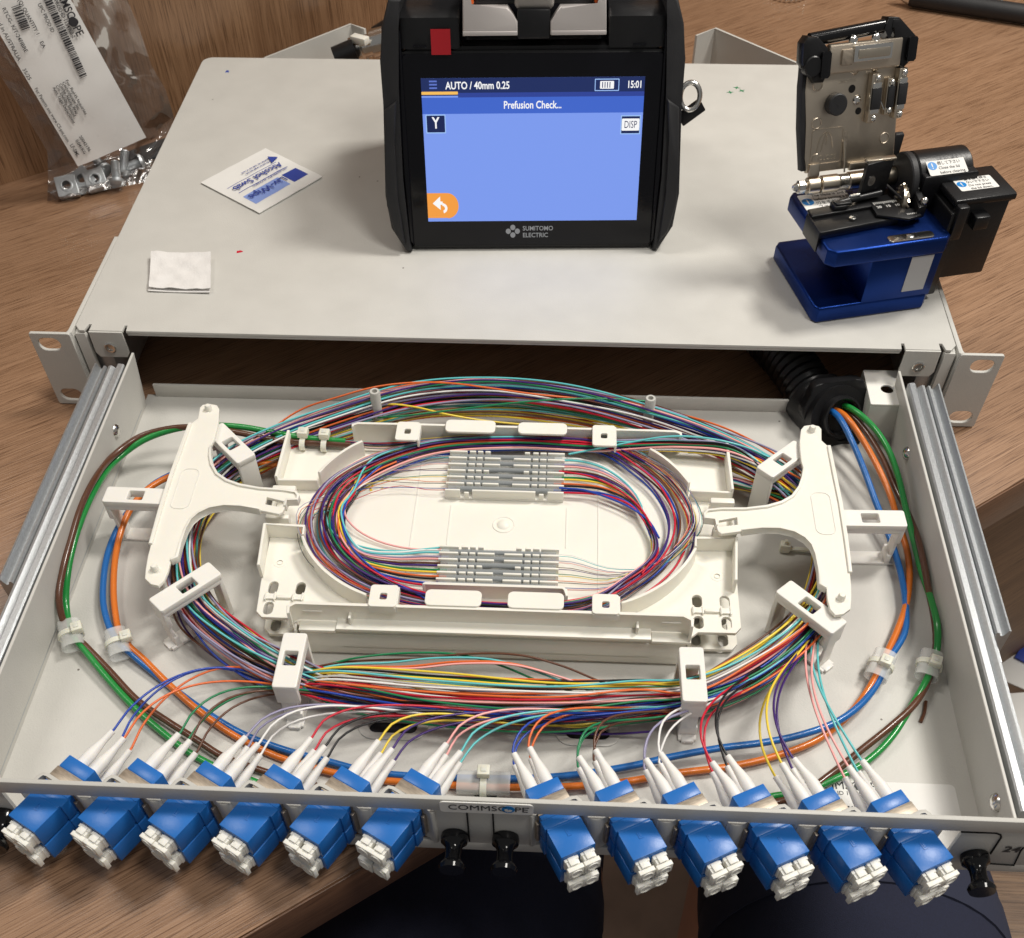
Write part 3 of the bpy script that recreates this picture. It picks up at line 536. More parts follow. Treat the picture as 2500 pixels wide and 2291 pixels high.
obj('holder_frame', G().wall([(-29, -145.0), (-28, -144.2), (30.5, -144.2), (32, -145.5), (32.3, -149)], 1.2, ZL, ZL+8.5, .3), 'cream', [o for o in S.collection.objects if o.name.startswith('sleeve_holder')][1])
# ------------------------------------------------------------------ Y-shaped guide arms
armo = [(1060, 532), (1075, 518), (1110, 512), (1150, 520), (1163, 540), (1160, 600), (1152, 640), (1136, 700), (1118, 740), (1113, 790), (1122, 840), (1150, 890), (1200, 925), (1270, 950), (1380, 968), (1500, 975), (1570, 985), (1585, 1005), (1578, 1028), (1520, 1026), (1512, 1060), (1500, 1085), (1480, 1098), (1380, 1078), (1280, 1056), (1190, 1052), (1110, 1066), (1050, 1095), (1010, 1130), (985, 1180), (960, 1250), (942, 1330), (905, 1345), (892, 1400), (870, 1450), (840, 1478), (800, 1470), (768, 1440), (772, 1390), (784, 1320), (800, 1260), (850, 1085), (905, 910), (960, 760), (1010, 620), (1050, 590)]
hole_ = [(1415, 1008), (1505, 1030), (1498, 1062), (1405, 1045)]
PL = poly_at(c4, armo, 33); HL = poly_at(c4, hole_, 33)
for s, lab in ((-1, 'white Y-shaped plastic arm at the left end of the trays'), (1, 'white Y-shaped plastic arm at the right end of the trays')):
    if s < 0: P, H = PL, HL
    else: P = [(-x+2.6, y-4.0) for x, y in PL]; H = [(-x+2.6, y-4.0) for x, y in HL]
    t = thing('guide_arm', lab, 'guide arm', ((-138 if s < 0 else 140), -100, 31), group='Y-shaped guide arms')
    g = G(); g.mesh_in(plate(P, [H], 31.2, 33, .3), Matrix.Identity(4)); obj('arm_plate', g, 'cream', t)
    g = G().wall(P[8:21], 1.0, 30.2, 34.0, .25); obj('rim', g, 'cream', t, smooth=60)
    g = G().wall(P[23:33], 1.0, 30.2, 34.0, .25); obj('rim', g, 'cream', t, smooth=60)
    g = G().wall([P[40], P[41], P[42], P[43], P[44]], 1.6, 29.5, 34.0, .3); obj('rim', g, 'cream', t, smooth=60)
    for k, (px_, py_) in enumerate(((1108, 545), (825, 1395))):
        q = c4(px_, py_, z=33); qx = q.x if s < 0 else -q.x+2.6; qy = q.y if s < 0 else q.y-4.0
        g = G(); g.lathe([(1.7, 0), (1.6, .7), (1.1, .95), (0, 1)], (qx, qy, 32.8), (qx, qy, 36), 18); obj('pin', g, 'cream', t)
        obj('pin', G().cyl((qx, qy, 3.3), (qx, qy, 31.3), 2.0, 14), 'cream', t)
    lab_ = [poly_at(c4, [(955, 870), (1050, 880), (1000, 1065), (925, 1040)], 33)][0]
    if s > 0: lab_ = [(-x+2.6, y-4) for x, y in lab_]
    g = G(); cx_ = sum(p[0] for p in lab_)/4; cy_ = sum(p[1] for p in lab_)/4
    o_ = rrect(-4.4, 4.4, -13, 13, 3.4); i_ = rrect(-4.0, 4.0, -12.6, 12.6, 3.0); g.mesh_in(plate(o_, [i_], 33.0, 33.25), XY(cx_, cy_, 0, 0)); obj('raised_oval', g, 'cream', t)
# ------------------------------------------------------------------ cable guide loops
def guide(a, b, label, wd=10.0, zt=30.2):
    a = Vector(a); b = Vector(b); L = (b-a).length; c = (a+b)/2; d = (b-a).normalized()
    t = thing('cable_guide', label, 'cable guide', (a.x, a.y, 3.2), math.atan2(d.y, d.x), 'white cable guide loops round the coil')
    # local x runs from inside (a) to outside (b)
    z1 = zt-3.2; h = wd/2
    T = Matrix(((1, 0, 0, 0), (0, 0, -1, 0), (0, 1, 0, 0), (0, 0, 0, 1)))
    g = G(); g.mesh_in(plate(rrect(0, L, -h, h, 1.2), [rrect(L*.34, L*.60, -h*.56, h*.56, .5, 2)], z1-3.2, z1, .5), Matrix.Identity(4)); obj('top_bar', g, 'white', t, local=True)
    g = G()
    for yy in (-h+.7, h-.7): g.bx(1.5, L-1.5, yy-.55, yy+.55, z1-5.2, z1-3.0, .2)
    obj('bar_rib', g, 'white', t, local=True, kind='stuff')
    g = G(); g.bx(.2, 2.4, -h+.3, h-.3, .2, z1-1.5, .4); obj('inner_leg', g, 'white', t, local=True)
    g = G(); g.bx(L-2.6, L-.2, -h+.2, h-.2, z1-11.5, z1-.8, .5); g.bx(L-2.2, L-.8, -h*.72, h*.6, 6.2, z1-11, .3); obj('outer_leg', g, 'white', t, local=True)
    g = G(); g.bx(1, L+1.5, -h*.75, h*.75, 0.05, 1.6, .4); g.bx(L-3.4, L-1, -h*.75, h*.75, 1.4, 6.8, .4); g.bx(L-1, L+2.5, -h*.5, h*.5, .05, 1.8, .3); obj('foot', g, 'white', t, local=True)
    return t
guide((-78.2, -174.8), (-78.2, -202.4), 'white cable guide loop over the front fibre bundle, beside the left corner of the trays')
guide((83.0, -175.2), (83.4, -202.0), 'white cable guide loop over the front fibre bundle, beside the right corner of the trays')
guide((-119.0, -140.8), (-139.9, -163.0), 'white cable guide loop at the front foot of the left Y-shaped arm')
guide((123.3, -140.8), (144.2, -162.9), 'white cable guide loop at the front foot of the right Y-shaped arm')
guide((-152.0, -98.9), (-179.4, -98.4), 'white cable guide loop between the left Y-shaped arm and the left slide')
guide((152.0, -99.8), (181.4, -99.2), 'white cable guide loop between the right Y-shaped arm and the right slide')
guide((-119.0, -72.8), (-139.4, -51.0), 'white cable guide loop behind the left Y-shaped arm')
guide((121.6, -72.2), (141.0, -53.0), 'white cable guide loop behind the right Y-shaped arm')
# ------------------------------------------------------------------ box bracket and conduit fitting in the back right corner
t = thing('corner_box', 'white square box bracket with a round hole, in the rear right corner of the drawer', 'bracket', (187.5, -4, 3))
xa, xb, ya, yb, zt = 178.8, 196.0, -18.5, 8.0, 27.0
q = crop(1750, 750, 2.4627)(1025, 492, z=zt)
g = G(); g.mesh_in(plate(rrect(xa, xb, ya, yb, .8), [slot(q.x, q.y, 6.4, 6.4)], zt-1.2, zt, .25), Matrix.Identity(4)); obj('top_face', g, 'white', t)
g = G(); g.bx(xa, xb, ya, ya+1.2, 3.3, zt-1.25, .15); g.bx(xa, xa+1.2, ya+1.25, yb, 3.3, zt-1.25, .15); g.bx(xb-1.2, xb, ya+1.25, yb, 3.3, zt-1.25, .15); obj('box_wall', g, 'grey', t, kind='stuff')
t = thing('conduit_fitting', 'black plastic conduit fitting with the four thick cables coming out, in the rear right corner', 'conduit fitting', (167, -8, 3))
rc = Vector((167.3, -18.5, 18.5)); axd = Vector((.30, -.80, .52)).normalized()
g = G(); g.lathe([(8.2, -.9), (8.2, .85), (9.0, 1), (10.0, .98), (10.3, .8), (10.3, -.2), (12.4, -.2), (12.9, -.35), (12.9, -.6), (12.0, -.75), (8.2, -.9)], rc-axd*6, rc+axd*1, 40); obj('collar', g, 'blk', t)
g = G(); g.lathe([(0, 0), (8.1, 0), (8.1, 1)], rc-axd*12, rc-axd*3, 30); obj('bore', g, 'dark', t)
el = cat_rom([rc-axd*4, rc-axd*12+Vector((0, 0, 1)), rc-axd*19+Vector((-2, 4, 2)), rc-axd*21+Vector((-7, 14, 5)), rc-axd*21+Vector((-13, 28, 7))], 2)
g = G(); g.tube(el[:12], [15.2-.0*k for k in range(12)], 28); obj('elbow', g, 'blk', t, smooth=60)
cor = cat_rom([el[11], el[-1], Vector(el[-1])+Vector((-14, 30, 0)), Vector(el[-1])+Vector((-30, 70, -2)), Vector(el[-1])+Vector((-50, 180, -2))], 1.1)
g = G(); g.tube(cor, [12.6 if (k//2) % 2 else 11.0 for k in range(len(cor))], 24); obj('corrugated_conduit', g, 'blk', t, smooth=60)
g = G(); Tn = frame(Vector((164.5, -7.0, 16.5)), (1, .25, 0), Vector((.18, -.95, .30)))
lob = []
for k in range(48):
    a = 2*math.pi*k/48; rr = 17.0+.9*math.cos(8*a); lob.append((rr*math.cos(a), min(rr*math.sin(a), 14)))
g.prism(lob, -2, 4.5, .8, M=Tn); g.bm.verts.ensure_lookup_table()
for v in g.bm.verts: v.co.z = max(v.co.z, 3.35*MM)
obj('lock_nut', g, 'blk', t, smooth=30)
obj('fitting_base', G().bx(150, 179, -21, -3, 3.25, 5.2, .5), 'blk', t)
# ------------------------------------------------------------------ thick buffer tubes
def route(pts, zs):
    out = []
    for i, (x, y) in enumerate(pts):
        p = D(x, y, z=zs[i] if isinstance(zs, list) else zs)
        if p.x < -188.8: p = D(x, y, x=-188.8)
        if p.x > 191.4: p = D(x, y, x=191.4)
        out.append(p)
    return out
GO = Vector((167.3, -18.5, 18.5)); back = -Vector((.30, -.80, .52)).normalized()*14
TUB = {
 'orange': ([(1662, 818), (1700, 870), (1730, 925), (1752, 975), (1768, 1030), (1784, 1080), (1790, 1130), (1784, 1185), (1766, 1240), (1738, 1300), (1712, 1352), (1672, 1405), (1610, 1455), (1530, 1487), (1440, 1508), (1330, 1522), (1220, 1540), (1120, 1548), (1010, 1550), (958, 1549), (900, 1546), (800, 1540), (700, 1530), (620, 1512), (540, 1487), (460, 1447), (390, 1398), (330, 1345), (285, 1300), (240, 1255), (226, 1200), (224, 1130), (232, 1070), (250, 1015), (280, 972), (330, 940), (400, 922), (480, 915), (560, 912), (600, 905)],
            [22, 19, 16, 13, 11, 9, 8, 8, 8, 8, 8] + [6]*7 + [7, 7, 6] + [5.6]*3 + [5, 5.2, 6, 6.2, 7, 8, 8, 8, 9, 12, 14, 15, 15, 14, 14, 14]),
 'blue': ([(1648, 818), (1678, 872), (1702, 930), (1722, 985), (1742, 1035), (1760, 1085), (1774, 1135), (1782, 1190), (1780, 1245), (1748, 1300), (1722, 1352), (1688, 1392), (1640, 1424), (1570, 1448), (1500, 1462), (1420, 1472), (1330, 1488), (1240, 1508), (1140, 1524), (1040, 1532), (958, 1532), (870, 1530), (790, 1526), (720, 1518), (650, 1500), (560, 1476), (480, 1446), (410, 1405), (350, 1362), (300, 1322), (262, 1290), (226, 1255), (205, 1200), (203, 1150), (212, 1090), (232, 1040), (262, 995), (300, 955), (360, 925), (430, 905), (500, 893), (562, 890), (600, 885)],
            [22, 19, 16, 13, 11, 9, 8, 8, 8, 8, 8] + [9, 9.5, 9.5, 9.5, 9, 8, 7, 6, 6, 7, 7, 6] + [5.4]*4 + [5, 5.2, 6, 7, 8, 8, 8, 8, 9, 11, 13, 14, 14, 14, 14, 14]),
 'green': ([(1678, 806), (1718, 840), (1748, 885), (1768, 940), (1782, 1000), (1797, 1060), (1812, 1120), (1832, 1180), (1845, 1235), (1843, 1285), (1822, 1340), (1790, 1395), (1755, 1450), (1710, 1495), (1650, 1530), (1580, 1558), (1500, 1578)],
            [23, 22, 20, 18, 16, 14, 12, 10, 9, 9, 9, 8, 7, 6, 6, 5, 5]),
 'brown': ([(1672, 815), (1706, 852), (1738, 905), (1762, 960), (1786, 1010), (1806, 1060), (1818, 1110), (1828, 1165), (1838, 1215), (1842, 1265), (1828, 1335), (1800, 1385), (1750, 1432), (1700, 1472), (1640, 1520), (1570, 1568), (1500, 1592)],
            [19, 18, 16, 14, 12, 11, 10, 8, 7, 7, 8, 9, 9, 8, 6, 6, 5])}
FR = {'green': [(60, -247, 5), (0, -247.5, 5), (-60, -245, 5)], 'brown': [(60, -250, 5), (0, -250.8, 5), (-60, -248.5, 5)]}
LF = {
 'green': ([(600, 1562), (540, 1552), (483, 1532), (430, 1512), (370, 1480), (320, 1442), (270, 1398), (220, 1345), (175, 1290), (142, 1245), (130, 1190), (133, 1130), (145, 1070), (165, 1010), (192, 955), (230, 905), (280, 868), (340, 846), (400, 838), (470, 840), (540, 852), (600, 862), (680, 869)],
           [5, 5, 5, 5, 5, 6, 6.5, 7, 8, 8.5, 8.5, 9, 9.5, 10.5, 13, 16, 19, 22, 24, 24, 24, 24, 24]),
 'brown': ([(640, 1558), (570, 1535), (500, 1512), (440, 1490), (385, 1455), (330, 1420), (270, 1378), (215, 1320), (165, 1268), (130, 1235), (116, 1180), (124, 1120), (140, 1060), (158, 1000), (185, 945), (222, 898), (275, 860), (340, 843), (400, 842), (470, 852), (540, 866), (610, 872), (690, 876)],
           [5, 5, 5, 6.5, 7, 7, 6.5, 7, 8, 8.5, 8.5, 9, 9.5, 11, 13.5, 17, 20, 22.5, 24, 23.5, 23, 23, 23])}
desc = {'orange': 'orange buffer tube looping round the drawer together with the blue one', 'blue': 'blue buffer tube looping round the drawer together with the orange one', 'green': 'green buffer tube along the outermost loop, tied to the brown one', 'brown': 'brown buffer tube along the outermost loop, tied to the green one'}
TP = {}
for c, (p, z) in TUB.items():
    P = route(p, z); P = [P[0]+back*1.0+(P[1]-P[0])*-.2]+P
    if c in FR: P += [Vector(q) for q in ((120, -247.5 if c == 'green' else -250.5, 5),)]+[Vector(q) for q in FR[c]]+route(*LF[c])
    TP[c] = P
    obj('buffer_tube', G().tube(cat_rom(P, 3), 1.5, 12), 't_'+c, smooth=80, **tagt(desc[c], 'cable', 'thick buffer tubes of the incoming cable'))
# clear sleeves with nylon ties
def tied(p, ax, L, r, label, head, hz=9, sz=None, floor=False):
    """p centre, ax direction of the cables"""
    p = Vector(p); ax = Vector(ax).normalized(); up = Vector((0, 0, 1)); sd = ax.cross(up).normalized()
    if L:
        g = G(); n = 22; T = frame(p, sd, ax)
        prof = [(math.copysign(abs(math.cos(2*math.pi*k/n))**.7, math.cos(2*math.pi*k/n))*r*1.55, math.copysign(abs(math.sin(2*math.pi*k/n))**.9, math.sin(2*math.pi*k/n))*r*.92) for k in range(n)]
        inn = [(x*.92, y*.88) for x, y in prof]; g.mesh_in(plate(prof, [inn], -L/2, L/2), T)
        obj('protective_sleeve', g, 'clear', smooth=60, label='clear plastic sleeve round the '+label[0], category='sleeve', group='clear sleeves on the buffer tubes')
    t = thing('cable_tie', label[1], 'cable tie', p, 0, 'nylon cable ties on the tubes')
    T = frame(p, sd, ax); g = G(); n = 30
    pr = lambda k: (math.cos(k)*r*1.75, math.sin(k)*r*1.15)
    o_ = [pr(2*math.pi*k/n) for k in range(n)]; i_ = [(x*.84, y*.78) for x, y in o_]; g.mesh_in(plate(o_, [i_], -1.3, 1.3), T); obj('strap', g, 'tie', t, smooth=50)
    hd = p+sd*head[0]+up*head[1]; g = G(); g.bx(-2.4, 2.4, -2.5, 2.5, -1.7, 1.7, .5, M=frame(hd, sd, up)); g.bx(-1.0, 1.0, -1.1, 1.1, 1.6, 2.0, .15, M=frame(hd, sd, up)); obj('tie_head', g, 'tie', t)
def dirn(c, k): P = TP[c]; return P[k+1]-P[k-1]
def near(c, q): return min(range(1, len(TP[c])-1), key=lambda k: (TP[c][k]-q).length)
q = D(140, 1250, z=8.6); tied(q, (.42, -.9, 0), 15, 3.2, ('green and brown tubes near the left slide', 'nylon cable tie round the green and brown tubes near the left slide'), (-3.6, 3.4))
q = D(232, 1267, z=8); tied(q, (.42, -.9, 0), 15, 3.2, ('blue and orange tubes in the front left area', 'nylon cable tie round the blue and orange tubes left of the front fibre bundle'), (-4.4, 3.2))
q = D(1733, 1310, z=8.5); tied(q, (-.45, -.9, 0), 15, 3.2, ('blue and orange tubes in the front right area', 'nylon cable tie round the blue and orange tubes right of the front fibre bundle'), (-1.2, 4.0))
q = D(1828, 1310, z=9); tied(q, (-.35, -.93, 0), 14, 3.2, ('green and brown tubes near the right slide', 'nylon cable tie round the green and brown tubes near the right slide'), (-1.6, 3.8))
q = D(952, 1541, z=6.8); tied(q, (1, 0, 0), 21, 3.4, ('blue and orange tubes behind the name badge', 'upright nylon cable tie round the blue and orange tubes behind the name badge'), (-2.0, 5.6))
q = D(598, 870, z=22.5); tied(q, (1, -.05, 0), 0, 2.8, ('', 'left nylon tie holding the green and brown tubes to the tray corner'), (-1.5, 4.5))
q = D(640, 873, z=22.5); tied(q, (1, -.05, 0), 0, 2.8, ('', 'right nylon tie holding the green and brown tubes to the tray corner'), (-1.5, 4.5))
t = thing('cable_tie', 'stray nylon cable tie fixed to the drawer floor under the right Y-shaped arm', 'cable tie', D(1545, 1078, z=4), 0, 'nylon cable ties on the tubes')
q = D(1545, 1076, z=6); obj('tie_head', G().bx(-2.4, 2.4, -2.0, 2.0, -2.4, 2.2, .5, M=frame(q, (1, -.1, 0), (0, 0, 1))).bx(-.8, .6, -.8, .8, 2, 4.2, .2, M=frame(q, (1, -.1, 0), (0, 0, 1))), 'tie', t)
obj('strap', G().bx(2, 15, -1.1, 1.1, -1.4, -.2, .2, M=frame(q, (1, -.1, 0), (0, 0, 1))), 'tie', t)
# ------------------------------------------------------------------ fibre pigtails
# ring: stations run counter-clockwise seen from above (x, y, z, radial spread, height spread)
RING = [(-60, -189.5, 15, 8.5, 8.5), (-20, -193.5, 14.5, 12, 10.5), (28, -194, 14, 12.5, 10.5), (62, -190.5, 14, 9.5, 9), (83, -188.5, 15, 8, 9), (108, -176, 16, 9, 9), (133, -152.5, 17, 7.5, 9.5), (146, -128, 17, 7, 9), (148.5, -105, 17, 6.5, 9), (144, -82, 17, 7.5, 9),
        (131, -62, 17, 8, 10), (105, -44, 19, 9, 10), (70, -28, 20, 9, 11), (30, -17, 21, 9, 12), (-10, -14, 22, 8, 12), (-48, -20, 22, 8, 11), (-84, -34, 20, 9, 10), (-110, -48, 18, 9, 10), (-129, -62, 16, 8, 9), (-140, -80, 15, 7, 9), (-144, -100, 14, 6.5, 8), (-141, -126, 14, 7, 8), (-129.5, -151, 15, 8, 8.5), (-108, -170, 15, 9, 8.5), (-84, -185, 15.5, 8, 8)]
NR = len(RING)
def ringpt(i, a, b, wob):
    x, y, z, wr, wz = RING[i % NR]; p = RING[(i-1) % NR]; n = RING[(i+1) % NR]; t = Vector((n[0]-p[0], n[1]-p[1], 0)).normalized(); nr = Vector((t.y, -t.x, 0))
    return Vector((x, y, z))+nr*(a*wr+wob[0])+Vector((0, 0, max(3.8-z, b*wz+wob[1])))
def wobs(n, s=1.0):
    out = []; c = [0, 0]
    for i in range(n):
        c = [max(-2.2, min(2.2, c[0]*.7+rnd.gauss(0, 1.5*s))), max(-2.2, min(2.2, c[1]*.7+rnd.gauss(0, 1.2*s)))]; out.append(tuple(c))
    return out
TRY = [(45, -52, 25, 3.5, 2.5), (5, -50.5, 25, 4.2, 2.5), (-34, -55, 24.5, 5, 2.5), (-60, -68, 24, 8, 2.6), (-75, -84, 24, 8.5, 2.8), (-79, -101, 24, 8.5, 3), (-74, -120, 24, 8, 3), (-58, -137, 24, 6.5, 3), (-34, -148.5, 24, 4.5, 2.8), (2, -153, 23, 3.2, 2), (40, -150, 24, 4.2, 2.6), (60, -140, 24, 5.5, 3), (76, -122, 24, 7, 3), (81.5, -101, 24, 7.5, 3), (76, -80, 24, 7.5, 2.8), (64, -65, 24.5, 6, 2.6)]
NT = len(TRY)
def trypt(i, a, b, wob=(0, 0)):
    x, y, z, wr, wz = TRY[i % NT]; p = TRY[(i-1) % NT]; n = TRY[(i+1) % NT]; t = Vector((n[0]-p[0], n[1]-p[1], 0)).normalized(); nr = Vector((t.y, -t.x, 0))
    return Vector((x, y, z))+nr*(a*wr+wob[0])+Vector((0, 0, max(20.9-z, b*wz+wob[1])))
def disc(k, n):
    a = 2.39996*k; r = math.sqrt((k+.5)/n); return r*math.cos(a), r*math.sin(a)
RC = .48
slots_ = list(range(48)); rnd.shuffle(slots_)
# where each adapter's fibres meet the ring (index into RING, fractional position skipped)
JOIN = [24, 0, 1, 1, 2, 2, 3, 4, 5, 5, 6, 6]
bun = 0; upn = 0
for ai, (axx, ayy, ang) in enumerate(AD):
    th = R(ang); T = Matrix.Translation((axx, ayy, 0)) @ Matrix.Rotation(th, 4, 'Z'); pr = PAIR[ai % 6]
    for row, zc in (('upper', 26.2), ('lower', 16.2)):
        for ci, xc in enumerate((-3.2, 3.2)):
            col = pr[ci]; nm = f'{col} fibre with white boot, {row} row, {ORD[ai % 6]} adapter from the left in the {"left" if ai < 6 else "right"} set'
            P0 = T @ Vector((xc, 13.5, zc)); d = (T @ Vector((0, 1, 0.10 if row == 'upper' else .22)))-(T @ Vector((0, 0, 0))); d.normalize()
            bend = Vector((.05 if ai < 6 else rnd.uniform(-.12, .02), 0, .02)); d2 = (d+bend+Vector((rnd.uniform(-.05, .05), rnd.uniform(-.05, .05), rnd.uniform(-.02, .04)))).normalized()
            L = 19.0; bp = [P0, P0+d*4, P0+d*9, P0+d*9+d2*5, P0+d*9+d2*(L-9+.0)]
            tip = bp[-1]
            t = thing('fibre_pigtail', nm, 'fibre pigtail', P0, 0, 'coloured fibre pigtails')
            cr_ = cat_rom(bp, .9); nn = len(cr_); g = G()
            rad = [2.55 if k/nn < .12 else (2.4 if k/nn < .36 else (2.4-(k/nn-.36)/.34*1.0 if k/nn < .70 else 1.40-(k/nn-.7)*.6)) for k in range(nn)]
            g.tube(cr_, rad, 14); obj('boot', g, 'boot', t, smooth=60)
            # path of the coated fibre
            k = slots_[bun]; a, b = disc(k, 48); bun += 1
            wb = wobs(80, 1.0); pts = [tip-d2*2, tip+d2*1]
            JF = [23.9, 24.9, 26.0, 26.7, 27.5, 28.3, 28.6, 29.3, 29.9, 30.45, 30.85, 31.0][ai]+rnd.uniform(-.28, .28)+(ci-.5)*.12
            i0 = int(math.floor(JF)); fr = JF-i0; e = ai-6; jl = (rnd.uniform(.45, .95), rnd.uniform(-.5, .2))
            X0 = ringpt(i0, jl[0], jl[1], (0, 0)).lerp(ringpt(i0+1, jl[0], jl[1], (0, 0)), fr); tg = (ringpt(i0+1, 0, 0, (0, 0))-ringpt(i0, 0, 0, (0, 0))).normalized()
            if ai < 6: l1, l2 = (26+rnd.uniform(-7, 7)), (30 if ai < 1 else 38+rnd.uniform(-8, 6))
            else: l1, l2 = [(24, 26), (25, 24), (27, 22), (30, 20), (34, 16), (36, 14)][e]
            C1 = tip+d2*l1+Vector((0, 0, 4)); C2 = X0-tg*l2+Vector((0, -1.5, 2))
            if e < 3: C1 = tip+d2*9+Vector((1.5+rnd.uniform(-2, 3), 15, 4)); C2 = X0-tg*30+Vector((0, -2, 1))
            if e == 5: C2 = X0+Vector((-4, -18, 2))
            if e == 4: C2 = X0+Vector((-6, -18, 2))
            for kk in range(1, 8):
                tt = kk/8; pts.append(tip*(1-tt)**3+C1*3*tt*(1-tt)**2+C2*3*tt*tt*(1-tt)+X0*tt**3)
            pts.append(X0); j = (i0+1) % NR
            if j > 20: j -= 0
            total = (NR-j)+NR+11-1 if ai < 6 else (NR-j)+NR+11
            # end of journey: station 10/11 on the far pass (rear right corner)
            i = j if j < 12 else j-NR
            seq = list(range(i+(1 if fr > .6 else 0), 10+NR))
            for s_i, idx in enumerate(seq):
                turn = max(0, idx//NR); aa = a if turn == 0 else (b*.8 if 1 else a); bb = b if turn == 0 else a
                if turn and idx-NR < 10: aa, bb = disc(47-k, 48); aa *= .95; bb *= .95
                wv = wb[s_i]; near0 = min(1, (s_i+1)/5); pts.append(ringpt(idx, aa*near0+(1-near0)*jl[0], bb*near0+(1-near0)*jl[1], (wv[0]*.8, wv[1]*.6)))
            if row == 'upper':
                u = upn; upn += 1; a2, b2 = disc(u, 24)
                pts += [Vector((112, -56+a2*3, 26+b2*3)), Vector((84, -52+a2*3.5, 27+b2*2.6))]
                wt = wobs(60, .35); turns = 1 if u % 3 else 1; q = 0
                half = u < 12
                endi = 7 if half else NT+12-NT
                seq2 = list(range(0, (NT if u % 3 == 0 else 0)+(6 if half else 13)))
                for s_i, idx in enumerate(seq2):
                    aa = a2 if idx < NT else b2; bb = b2 if idx < NT else a2
                    tail = len(seq2)-s_i
                    if tail <= 2: aa = -.9+.15*a2
                    pts.append(trypt(idx, aa, bb, wt[s_i]))
                if half:
                    y = R2[u % 6]+(.7 if u < 6 else -.7); pts += [Vector((-60, -126+(y+131)*.45, 24.5)), Vector((-44, -131+(y+131)*.75, 24.2)), Vector((-30, y, 23.8)), Vector((-20, y, 23.7))]
                else:
                    v = u-12; y = R1[v % 6]+(.7 if v < 6 else -.7); pts += [Vector((66, -96+(y+72)*.3, 24.5)), Vector((60, -84+(y+72)*.55, 24.5)), Vector((48, -75+(y+72)*.85, 24.2)), Vector((36, y, 23.8)), Vector((25, y, 23.7))]
            else: pts += [Vector((110, -60+a*3, 12+b*2.5)), Vector((92, -58+a*3, 10+b*2))]
            obj('coated_fibre', G().tube(cat_rom(pts, 3.0), RC, 7, caps=False), 'f_'+col, t, smooth=80)
# hair-thin fibres leaving the green and brown tubes
for k in range(24):
    col = COLS[k % 12]; a2, b2 = disc(k, 24); wt = wobs(40, .5); bd_ = 'green' if k < 12 else 'brown'
    p0 = TP[bd_][-1]; pts = [p0+Vector((0, a2*.6, b2*.6)), p0+Vector((14, -1+a2, b2))]
    order = [2, 1, 0, 15, 14, 13, 12, 11, 10, 9, 8, 7, 6, 5, 4]
    full = [1, 0]+[15, 14, 13, 12, 11, 10, 9, 8, 7, 6, 5, 4, 3, 2]
    if k < 12: seq = [1, 0, 15, 14, 13, 12]; y = R2[k % 6]+(.5 if k < 6 else -.5); end = [Vector((66, -128+a2*3, 23)), Vector((50, -133+(y+131)*.6, 22.8)), Vector((34, y, 23.3)), Vector((24, y, 23.5))]
    else: seq = full[:-3]; y = R1[k % 6]+(.5 if k < 18 else -.5); end = [Vector((-73+a2*4, -88+b2*7, 23+b2)), Vector((-62+a2*5, -78+(y+72)*.5+b2*4, 23.5)), Vector((-46, -74+(y+72)*.75+a2*1.5, 23.6)), Vector((-34, y-.3, 23.4)), Vector((-20, y, 23.5))]
    for s_i, idx in enumerate(seq):
        aa = .95+.35*b2 if idx not in (12, 11, 3, 2) else .2*b2
        pts.append(trypt(idx, aa, a2, wt[s_i]))
    pts += end
    obj('bare_fibre', G().tube(cat_rom(pts, 4.5), .15, 5, caps=False), 'f_'+col, smooth=80, **tagt(f'hair-thin {col} fibre curving through the upper tray from the {bd_} tube to a splice', 'fibre', 'hair-thin fibres in the upper tray'))

# stray fibres that leave the neat coils
def stray(col, f, pts, zs, label, r=RC):
    P = [f(*p, z=(zs[i] if isinstance(zs, list) else zs)) for i, p in enumerate(pts)]
    obj('loose_fibre', G().tube(cat_rom(P, 3), r, 7, caps=False), 'f_'+col, smooth=80, **tagt(label, 'fibre', 'loose fibres lying off the coils'))
stray('blue', c5, [(860, 470), (760, 490), (650, 570), (560, 660), (518, 760), (520, 860), (570, 960), (660, 1050), (780, 1130), (900, 1190), (960, 1225)], 26, 'single blue fibre cutting across the left end of the upper tray')
stray('rose', c5, [(520, 700), (528, 780), (590, 855), (700, 915), (830, 950), (960, 963), (1035, 962)], [25, 24, 23, 22, 22, 23, 24], 'single pink fibre bowing inward in the left half of the upper tray')
stray('aqua', c5, [(420, 760), (445, 850), (540, 920), (680, 960), (830, 970), (960, 958), (1035, 950)], [26, 25, 24, 23, 23, 24, 24], 'single aqua fibre running inside the left coil to the front holder')
stray('orange', c5, [(800, 495), (690, 545), (590, 630), (520, 730), (490, 820), (500, 900)], 25.5, 'single orange fibre loose within the left coil')
stray('red', c6, [(250, 545), (420, 575), (560, 640), (670, 730), (735, 830), (755, 920), (740, 1010), (690, 1090)], 25.5, 'single red fibre loose within the right coil')
stray('blue', c6, [(250, 635), (380, 645), (520, 690), (640, 745), (730, 815), (780, 900)], 25, 'single blue fibre along the inside of the right coil')
stray('aqua', c6, [(300, 455), (460, 425), (640, 390), (820, 362), (960, 362), (1120, 385), (1260, 425), (1360, 470)], [26, 27, 30, 33, 33, 32, 29, 26], 'aqua fibre bridging from the rear holder out over the tray corner')
stray('green', c5, [(700, 262), (900, 245), (1150, 215), (1400, 185), (1650, 165), (1900, 160), (2150, 175)], [22, 26, 31, 33, 33, 31, 28], 'green fibre slanting across the rear bundle')
stray('orange', c5, [(60, 400), (180, 290), (300, 215), (480, 155), (680, 100), (880, 76), (1080, 78), (1300, 105), (1560, 140), (1850, 165)], [12, 16, 20, 26, 31, 34, 34, 33, 30, 26], 'orange fibre arching highest over the rear bundle')
